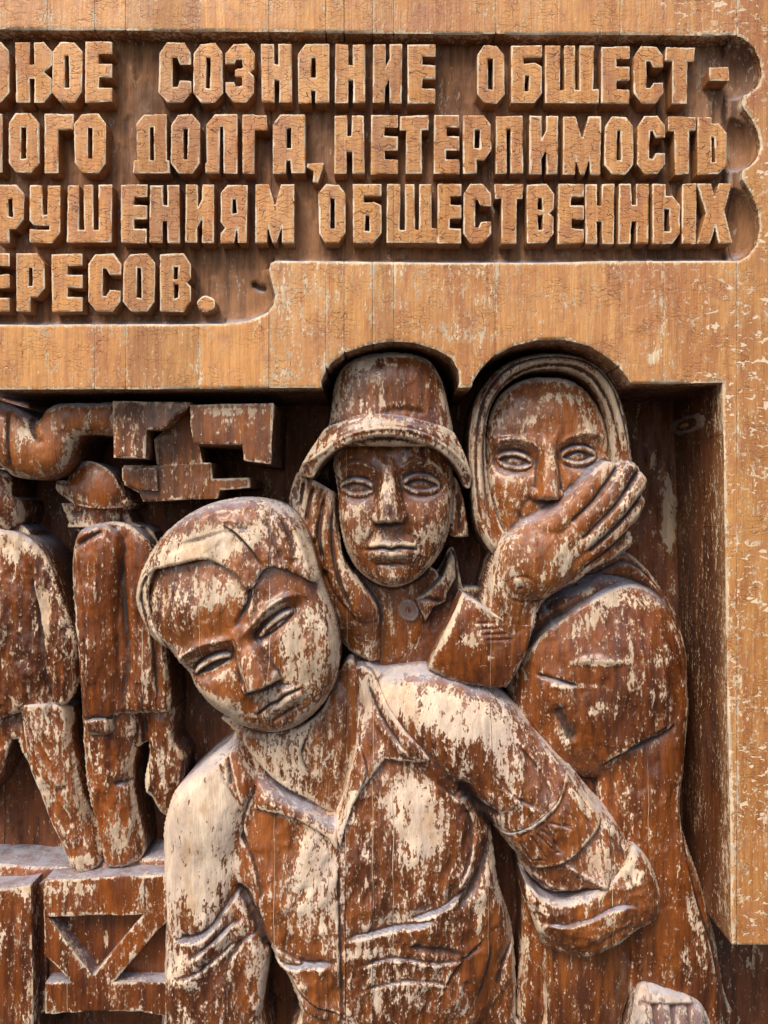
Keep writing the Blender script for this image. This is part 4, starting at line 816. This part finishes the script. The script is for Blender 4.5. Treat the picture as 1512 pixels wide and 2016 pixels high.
# the skull, the forehead and the cheeks
z = -104 + 96 * dome(g.ell(478, 1215, 232, 262, -30)) ** .85
z += 12 * np.exp(-g.ell(620, 1280, 46, 60, -20) ** 2) + 12 * np.exp(-g.ell(440, 1375, 50, 30, 25) ** 2) + 12 * np.exp(-g.ell(548, 1425, 34, 24) ** 2) + 10 * np.exp(-g.ell(390, 1200, 90, 50, -20) ** 2)
z = eye(g, z, *zC([(602, 1130)])[0], 38, 8, -27, socket=29, ball=20, deep=8, lid=2.8, iris=.3, off=4); z = eye(g, z, *zC([(1008, 868)])[0], 38, 6, -38, socket=27, ball=20, deep=3.5, lid=3.6, iris=.9, off=5)
z = brow(g, z, zC([(370, 1160), (430, 1070), (560, 1005), (680, 980), (770, 950)]), 9, 9); z = brow(g, z, zC([(790, 960), (870, 880), (950, 785), (1050, 715), (1160, 690)]), 9, 9)
z += g.fold(zC([(720, 1150), (800, 1260), (860, 1330)]), 20, 5, 1)
z = nose(g, z, zC([(790, 930)])[0], zC([(925, 1255)])[0], 11, 18, 12, 52, bevel=11)
z = mouth(g, z, *zC([(1020, 1355)])[0], 50, -31, 13, 18, 4.5)
z += g.ridge(zC([(980, 1220), (1060, 1260), (1160, 1260)]), 6, -5) + g.ridge(zC([(850, 600), (845, 720), (790, 830), (740, 900)]), 6, -8) + g.fold(zC([(900, 560), (860, 660), (840, 760), (770, 850)]), 14, 6, -1)
z += rounded(np.maximum(head, 0), 24, 34)
neck = g.poly(zA([(380, 330), (700, 395), (900, 300), (1020, 60), (1090, 60), (1110, 400), (1060, 620), (990, 830), (850, 760), (680, 660), (560, 540), (470, 420)]))
zn = -112 + 20 * dome(g.ell(570, 1480, 130, 180)) - 18 * np.exp(-np.clip(-head, 0, None) / 12) + g.ridge(zA([(980, 200), (1010, 400), (980, 700)]), 10, 7) + g.fold(zA([(840, 400), (800, 520), (860, 640)]), 18, 5)
z = np.where(head > -2, z, -300.); z = np.where(neck > -2, np.maximum(z, zn), z)
z = blur(z, 1) + g.carve(2.0, 30) + g.chisel(22, 1.3, 1.3)
for p in [(615, 1265, 60, 80, 0, .62), (590, 1350, 52, 60, 0, .40), (400, 1170, 115, 36, -8, .45), (430, 1390, 80, 34, 30, .5), (545, 1200, 30, 34, -30, .40), (500, 1330, 16, 50, -15, .30), (545, 1355, 50, 60, 0, .2), (440, 1300, 40, 10, -28, .3), (570, 1500, 70, 80, 0, .35), (600, 1430, 30, 50, 0, .2), (395, 1245, 60, 16, -20, -.25), (470, 1230, 40, 26, 0, -.2), (425, 1345, 50, 14, 20, -.3)]: g.patch(*p)
build('body', g, np.maximum(head, neck), z, -200, 50, M['skin'], tm, bm, gcur=1.15)
# hair: swept over the forehead, with side strand and lock above the right temple
g = G(258, 970, 660, 1285, 2.0)
hr = g.poly(zC([(88, 650), (98, 590), (122, 530), (158, 458), (202, 382), (288, 276), (398, 186), (538, 110), (700, 66), (852, 58), (984, 80), (1090, 135), (1170, 236), (1226, 370), (1268, 500), (1285, 590), (1240, 600), (1170, 560), (1110, 535), (1085, 520), (1000, 505), (940, 520), (905, 570), (885, 615), (850, 640), (812, 610), (770, 560), (690, 500), (600, 462), (520, 460), (400, 490), (300, 512), (236, 530), (205, 600), (190, 700), (205, 800), (240, 900), (300, 1035), (215, 990), (150, 915), (104, 800), (88, 710)]))
z = -96 + 100 * dome(g.ell(478, 1210, 238, 268, -30)) ** .85 + 6
z += g.fold(zC([(660, 230), (760, 290), (860, 390), (930, 500)]), 16, 8, -1) + g.ridge(zC([(670, 225), (740, 250), (850, 265)]), 6, -5)
z += g.ridge(zC([(900, 190), (960, 260), (1010, 380), (1070, 490)]), 6, -5) + g.ridge(zC([(980, 190), (1050, 290), (1095, 420), (1100, 500)]), 6, 8) + g.ridge(zC([(1020, 180), (1110, 330), (1130, 520)]), 6, -5)
z += g.ridge(zC([(1080, 200), (1180, 400), (1230, 560)]), 6, 6) + g.fold(zC([(230, 525), (160, 600), (140, 720), (190, 900)]), 12, 6, 1) + g.fold(zC([(150, 640), (130, 760), (170, 880)]), 8, 4, 1)
for k in range(5): z += g.ridge(zC([(260 + 40 * k, 470 - 16 * k), (420 + 50 * k, 360 - 14 * k), (640 + 50 * k, 330 - 20 * k)]), 4, -1.6)
z += rounded(np.maximum(hr, 0), 7, 8) + rounded(np.maximum(head[:g.X.shape[0], :g.X.shape[1]], 0), 22, 30) * 0 + rounded(np.maximum(g.poly(zC([(92, 640), (160, 460), (290, 280), (540, 115), (850, 64), (1085, 140), (1220, 370), (1290, 600), (1200, 900), (700, 1200), (300, 1040), (108, 800)])), 0), 26, 34)
z += g.carve(2.0, 26) + g.chisel(24, 1.8, 1.0)
for p in [(400, 1080, 115, 40, -14, .65), (470, 1055, 50, 30, 0, .25), (430, 1015, 40, 12, -20, -.05), (510, 1030, 36, 26, 30, .3), (280, 1180, 14, 60, 0, .35), (600, 1080, 20, 60, -20, .45), (560, 1010, 50, 12, 20, .15)]: g.patch(*p)
build('hair', g, hr, z, -170, 50, M['skin'], tm, bm, wear=.02, edge=.12)
# the fringe lies lower than the swept top
# bare forearm below the rolled sleeve
g = G(1060, 1780, 1290, 2120, 2.4)
sd = g.poly(zB([(730, 1500), (900, 1480), (1100, 1380), (1245, 1320), (1248, 1480), (1222, 1640), (1180, 1780), (1140, 1880), (1120, 2120), (740, 2120), (735, 1880), (722, 1640)]))
z = g.tube([(1190, 1780), (1175, 1900), (1155, 2120)], [104, 96, 82], [-180, -180, -180], .8) + rounded(np.maximum(sd, 0), 14, 20) + g.carve(2.2, 40)
g.patch(1270, 1840, 12, 50, 0, .15); g.patch(1110, 1950, 20, 60, 0, .08)
build('forearm', g, sd, z, FLOOR, 105, M['carved'], tm, bm, wear=-.12, gcur=.8)
# shirt with both sleeves
g = G(280, 1290, 1310, 2120, 2.8)
sh = g.poly(zA([(462, 385), (430, 440), (350, 505), (245, 595), (160, 680), (118, 790), (88, 900), (78, 1010), (86, 1100), (94, 1300), (90, 1500), (80, 1700), (78, 2120)]) + zA([(600, 2120), (606, 1870), (625, 1700), (642, 1580), (640, 1500), (655, 1490), (680, 1540), (740, 1620), (780, 1720), (806, 1867), (810, 2120)])
            + zB([(610, 2120), (600, 1960), (598, 1800), (590, 1650), (575, 1480), (540, 1350), (495, 1220), (480, 1150), (470, 1050), (455, 930), (470, 900), (520, 960), (590, 1040), (612, 1120), (612, 1230), (640, 1330), (690, 1440), (730, 1550), (820, 1560), (1000, 1500), (1160, 1400), (1288, 1310), (1292, 1180), (1258, 1060), (1205, 950), (1110, 835), (970, 700), (830, 525), (700, 375), (560, 230), (430, 130), (300, 80), (130, 48), (0, 56), (-120, 70)]) + zA([(1160, 40), (1100, 45), (1075, 60), (1085, 400), (1050, 620), (992, 830), (850, 765), (680, 670), (560, 550), (500, 420)]), True, 4)
z = np.full(g.X.shape, -190.)
z = smax(z, -190 + 116 * dome(g.ell(690, 1790, 340, 430, 0)) ** .8, 12)
z = smax(z, -165 + 100 * dome(g.ell(402, 1600, 112, 165, 12)), 14)
z = smax(z, g.tube([(390, 1640), (388, 1800), (400, 1960), (410, 2120)], [86, 88, 92, 92], [-150, -150, -150, -150], .85), 12)
z = smax(z, -165 + 108 * dome(g.ell(905, 1450, 190, 135, 28)), 16)
z = smax(z, g.tube([(920, 1440), (1060, 1580), (1160, 1720), (1190, 1830)], [110, 104, 106, 100], [-150, -142, -140, -150], .8), 14)
z = smax(z, -160 + 78 * dome(g.ell(820, 1620, 140, 190, -5)), 14); z = smax(z, -160 + 74 * dome(g.ell(570, 1700, 130, 200, 5)), 14)
# armpit hollows and folds
z += g.ridge(zA([(470, 1150), (540, 1240), (600, 1380), (655, 1520)]), 13, -26) + g.ridge(zB([(250, 600), (330, 690), (420, 830), (455, 930)]), 13, -24) + g.ridge(zB([(440, 900), (400, 1050), (330, 1180), (230, 1290)]), 12, -12)
z += g.fold(zA([(160, 1440), (330, 1390), (450, 1250), (520, 1160)]), 20, 10, 1) + g.fold(zA([(230, 1520), (350, 1440), (460, 1360), (540, 1310)]), 16, 8, 1) + g.fold(zA([(440, 1560), (520, 1440), (600, 1400)]), 14, 8, 1)
z += g.fold(zA([(650, 1520), (760, 1560), (900, 1540), (1000, 1520)]), 20, 9, 1) + g.fold(zA([(1020, 1420), (1160, 1390), (1340, 1350), (1512, 1320)]), 18, 10, 1) + g.fold(zA([(760, 1690), (850, 1780), (960, 1830)]), 16, 9, -1)
z += g.fold(zA([(640, 1150), (600, 1240), (640, 1380)]), 20, 6, -1) + g.fold(zB([(0, 1320), (120, 1290), (230, 1240), (310, 1170)]), 16, 10, 1) + g.ridge(zB([(10, 1440), (140, 1470), (300, 1510)]), 9, -8) + g.fold(zB([(440, 1460), (420, 1600), (360, 1780)]), 16, 7, 1) + g.fold(zB([(580, 1500), (520, 1620), (490, 1740)]), 10, 9, -1)
z += g.ridge(zB([(270, 640), (330, 720), (420, 760), (500, 790)]), 9, -9) + g.ridge(zB([(250, 690), (300, 720), (330, 780)]), 12, 12) + g.ridge(zB([(60, 380), (150, 520), (260, 640)]), 12, -6)
z += g.ridge(zA([(440, 480), (450, 560), (460, 640)]), 6, -6) + g.fold(zA([(395, 480), (420, 600), (520, 760)]), 12, 4, 1)
for pts, w, a, sd_ in (([(690, 1900), (780, 1880), (880, 1895), (960, 1870)], 7, 6, 1), ([(700, 1950), (800, 1925), (900, 1945)], 7, 5, 1), ([(560, 1900), (610, 1960), (680, 1990)], 8, 6, -1), ([(540, 1860), (600, 1890), (660, 1890)], 7, 5, 1), ([(900, 1560), (930, 1620), (925, 1700), (890, 1760)], 8, 7, -1),
                       ([(860, 1540), (895, 1570), (930, 1575)], 6, 6, 1), ([(470, 1640), (500, 1700), (512, 1760)], 8, 6, 1), ([(340, 1850), (400, 1835), (450, 1800)], 8, 6, 1), ([(330, 1930), (400, 1900), (470, 1850)], 8, 6, 1), ([(960, 1510), (1010, 1560), (1060, 1580)], 7, 5, 1), ([(1010, 1450), (1060, 1510), (1080, 1560)], 9, 5, -1),
                       ([(720, 1700), (735, 1780), (720, 1850)], 7, 5, 1), ([(870, 1960), (900, 1900), (960, 1850)], 8, 6, -1), ([(770, 1400), (800, 1450), (850, 1490)], 8, 5, 1), ([(500, 1560), (480, 1620), (490, 1680)], 8, 5, -1)): z += g.fold(pts, w, a, sd_)
# button placket, seams of the sleeve, armband lines, folds towards the elbow
z += g.fold(zA([(1002, 960), (1008, 1200), (1016, 1500), (1022, 1900)]), 7, 6, 1) + g.fold(zA([(1180, 780), (1170, 1100), (1165, 1400)]), 10, 3, -1)
z += g.fold(zB([(600, 1065), (740, 1010), (860, 930), (972, 820)]), 9, 7, -1) + g.fold(zB([(455, 890), (520, 870), (640, 800), (760, 680), (818, 545)]), 11, 8, -1)
z += g.ridge(zB([(790, 1000), (900, 1070), (1040, 1140)]), 6, 8) + g.ridge(zB([(640, 1090), (740, 1130), (850, 1150)]), 7, 7) + g.ridge(zB([(620, 1150), (720, 1195), (850, 1185), (980, 1130)]), 9, -18)
z += g.ridge(zB([(1010, 860), (1090, 960), (1110, 1040)]), 9, -5) + g.carve(3.4, 44) + (g.chisel(34, 2.8, 1.6) + g.drape(5, 64, 1.6, 0, .35) + g.drape(2.0, 24, 2.2, 1, .3)) * (1 - .85 * np.maximum(np.maximum(dome(g.ell(400, 1640, 125, 210)), dome(g.ell(890, 1430, 200, 110, 20))), .7 * dome(g.ell(815, 1610, 80, 130)))) + rounded(np.maximum(sh, 0), 26, 44)
for p in [(400, 1620, 95, 150, 12, .75), (395, 1760, 90, 90, 0, .26), (360, 1900, 60, 40, 0, .40), (440, 1860, 60, 20, -35, .30), (620, 1730, 70, 120, 0, .5), (590, 1600, 40, 30, 0, .2), (815, 1600, 66, 110, -5, .60), (880, 1400, 150, 50, 12, .62), (760, 1365, 60, 60, 0, .5), (985, 1470, 36, 90, -25, .35), (800, 1800, 60, 16, -10, .5),
          (700, 1865, 90, 12, 0, .3), (840, 1950, 70, 60, 0, .26), (590, 1920, 40, 60, 20, .22), (945, 1790, 14, 30, 0, .5), (945, 1840, 10, 40, 0, .5), (1170, 1690, 46, 40, 40, .35), (1130, 1560, 40, 18, 50, .35), (715, 1840, 12, 50, 12, .4), (740, 1940, 14, 60, -12, .5), (540, 1640, 46, 60, 0, -.15), (870, 1540, 70, 26, 10, -.1), (1060, 1530, 50, 34, 0, -.12),
          (690, 1700, 26, 120, 0, -.12), (330, 1700, 12, 200, 0, .15), (490, 1500, 30, 60, 0, .3), (1050, 1640, 60, 40, -30, -.25), (950, 1900, 40, 80, 0, -.2), (760, 1700, 20, 140, 0, -.05)]: g.patch(*p)
build('shirt', g, sh, z, FLOOR, 95, M['cloth'], tm, bm, gcur=1.1)
# armband lettering, scratched strokes
SHZ = (g, z)
def sit(pts_g, extra):   # height of the shirt below a small part
    gx_, zz_ = SHZ
    j = np.clip(((pts_g.Y - gx_.y[0]) / gx_.step).astype(int), 0, len(gx_.y) - 1); i = np.clip(((pts_g.X - gx_.x[0]) / gx_.step).astype(int), 0, len(gx_.x) - 1)
    return zz_[j, i] + extra
g = G(970, 1490, 1190, 1720, 1.8)
sd = g.poly(zB([(462, 892), (530, 868), (640, 798), (755, 682), (816, 560), (860, 610), (920, 680), (965, 745), (975, 812), (900, 895), (800, 972), (700, 1024), (606, 1058), (560, 1000), (500, 950)]), True, 4)
z = blur(sit(g, 9.0), 3)
zD = Z(960, 1480, 5.04)
for st_, w, a in ((zD([(285, 820), (400, 1010), (460, 1060)]), 2.2, -3.5), (zD([(370, 730), (470, 860), (560, 1000)]), 2.2, -3.5), (zD([(285, 820), (330, 760), (370, 730)]), 2, -3), (zD([(400, 1020), (480, 1010), (560, 1000)]), 2, -3), (zD([(430, 720), (520, 800), (620, 900)]), 2.2, -3.5), (zD([(470, 690), (560, 740), (660, 860)]), 2.2, -3.5),
                  (zD([(530, 640), (600, 760)]), 2, -3.5), (zD([(540, 620), (660, 640), (810, 680)]), 2.2, -3.5), (zD([(650, 660), (610, 770), (660, 880)]), 2, -3.5), (zD([(620, 910), (670, 900)]), 2, -3), (zD([(700, 480), (760, 560)]), 2, -3), (zD([(660, 560), (700, 630), (800, 650)]), 2, -3),
                  (zD([(780, 380), (900, 560), (1020, 690)]), 2.2, -3), (zD([(810, 300), (920, 440), (1040, 620)]), 2.2, -3), (zD([(850, 270), (960, 400), (1060, 560)]), 2, -3), (zD([(760, 430), (850, 560), (880, 640)]), 2, -2.5)): z += g.ridge(st_, w, a)
z += rounded(np.maximum(sd, 0), 4, 6)
for p in [(1135, 1570, 36, 14, 52, .5), (985, 1650, 20, 14, 30, .1)]: g.patch(*p)
build('armband', g, sd, z, -150, 95, M['carved'], tm, bm, wear=-.05)
# rolled cuff
g = G(1030, 1650, 1305, 1915, 2.2)
sd = g.poly(zB([(612, 1160), (640, 1165), (700, 1215), (790, 1225), (900, 1190), (1000, 1140), (1090, 1070), (1140, 980), (1175, 950), (1240, 1020), (1280, 1120), (1298, 1210), (1296, 1290), (1272, 1330), (1230, 1350), (1150, 1405), (1030, 1480), (900, 1538), (810, 1568), (738, 1558), (700, 1470), (655, 1350), (622, 1250)]), True, 4)
z = smax(g.tube([(1060, 1770), (1160, 1800), (1250, 1750)], [90, 104, 90], [-150, -135, -138], .9), g.tube([(1240, 1700), (1260, 1790)], [50, 44], [-98, -92], .7), 14)
z += g.fold(zB([(660, 1330), (780, 1340), (900, 1300), (1100, 1230), (1200, 1260)]), 16, 6, 1) + g.ridge(zB([(1110, 1060), (1160, 1180), (1165, 1330)]), 5, -4) + g.ridge(zB([(700, 1440), (850, 1460), (1000, 1400), (1150, 1320)]), 8, -4)
z += rounded(np.maximum(sd, 0), 10, 14) + g.carve(2.6, 34) + g.chisel(26, 2.4, 1.2) + g.drape(3, 40, 1, 1, .5)
for p in [(1235, 1690, 16, 60, 0, .45), (1060, 1785, 34, 9, 14, .5), (1250, 1720, 20, 16, 0, .3), (1190, 1800, 20, 10, -50, .3), (1140, 1760, 60, 8, -20, .2)]: g.patch(*p)
build('cuff', g, sd, z, -190, 80, M['carved'], tm, bm)
# collar wings
g = G(430, 1300, 880, 1700, 2.0)
SHZ2 = SHZ
L = g.poly(zA([(452, 400), (500, 385), (545, 450), (600, 540), (700, 640), (850, 730), (985, 800), (1000, 850), (1004, 968), (962, 905), (900, 862), (800, 812), (700, 788), (570, 768), (574, 700), (574, 655), (540, 700), (512, 745), (492, 690), (470, 600), (440, 500)]), False)
z = blur(np.maximum(sit(g, 12.0), -128), 5) + 4 * sstep(L, 0, 20) + rounded(np.maximum(L, 0), 5, 6) + g.ridge(zA([(520, 470), (640, 640), (820, 760), (980, 860)]), 6, 4) + g.carve(1.8, 30)
for p in [(490, 1500, 22, 50, -15, .4), (560, 1560, 40, 12, 30, .15), (620, 1600, 60, 10, 30, .2)]: g.patch(*p)
build('collar', g, L, z, -190, 80, M['cloth'], tm, bm)
Rr = g.poly(zA([(1078, 58), (1130, 48), (1180, 80), (1260, 240), (1350, 360), (1430, 440), (1476, 500), (1400, 520), (1330, 520), (1245, 512), (1190, 580), (1130, 655), (1080, 740), (1040, 850), (1018, 950), (1004, 900), (990, 800), (1050, 620), (1090, 400)]), False)
z = blur(np.maximum(sit(g, 14.0), -118), 5) + rounded(np.maximum(Rr, 0), 5, 6) + g.ridge(zA([(1110, 90), (1180, 300), (1300, 430), (1400, 500)]), 7, 5) + g.ridge(zA([(1150, 120), (1230, 300), (1350, 460)]), 4, -7) + g.fold(zA([(1100, 420), (1150, 560), (1100, 700)]), 12, 5, 1) + g.carve(1.8, 30)
g.P = []
for p in [(715, 1400, 20, 60, 0, .5), (740, 1380, 30, 50, -25, .35), (700, 1560, 14, 30, 0, .1), (800, 1470, 30, 16, 30, .3)]: g.patch(*p)
build('collar', g, Rr, z, -190, 80, M['cloth'], tm, bm)

# ------------------------------------------------------------------ knot hole in the right side of the recess
def knot():
    t, b = thing('knot_hole', 'grey oval knot hole in the shaded side of the recess, top right corner', 'knot hole', 1357, 840, -190, 190)
    cy, cz = .200, H0 + .192; V, F = [], []; n = 28; prof = [(1.25, .000), (1.08, .007), (.92, .008), (.74, -.001), (.5, -.006), (.3, -.007)]
    r = random.Random(3); wob = [r.uniform(.9, 1.1) for _ in range(n)]
    for k, (f, h) in enumerate(prof):
        for i in range(n):
            a = 2 * math.pi * i / n; q = f * (1 + (wob[i] - 1) * (1 if k < 4 else .4)); y = cy + .088 * q * math.cos(a)
            V.append((wx(1426) - .0025 - h - .0015 * math.sin(3 * a), y, cz + .0165 * q * math.sin(a)))
    for k in range(len(prof) - 1):
        for i in range(n): F.append((k * n + i, k * n + (i + 1) % n, (k + 1) * n + (i + 1) % n, (k + 1) * n + i))
    S = np.array([(.15, .55 if k > 2 else .1, .25, 0) for k in range(len(prof)) for _ in range(n)])
    link_mesh('rim', V, F, M['pocket'], t, b, S)
    V, F = [], []
    for f, h in ((.36, .0), (.2, .003), (.02, .004)):
        for i in range(n):
            a = 2 * math.pi * i / n; V.append((wx(1426) - .001 - h, cy + .02 + .088 * f * math.cos(a), cz + .0165 * f * math.sin(a)))
    for k in range(2):
        for i in range(n): F.append((k * n + i, k * n + (i + 1) % n, (k + 1) * n + (i + 1) % n, (k + 1) * n + i))
    link_mesh('core', V, F, M['letter'], t, b, np.tile([.0, .0, 0, 0], (len(V), 1)))
knot()
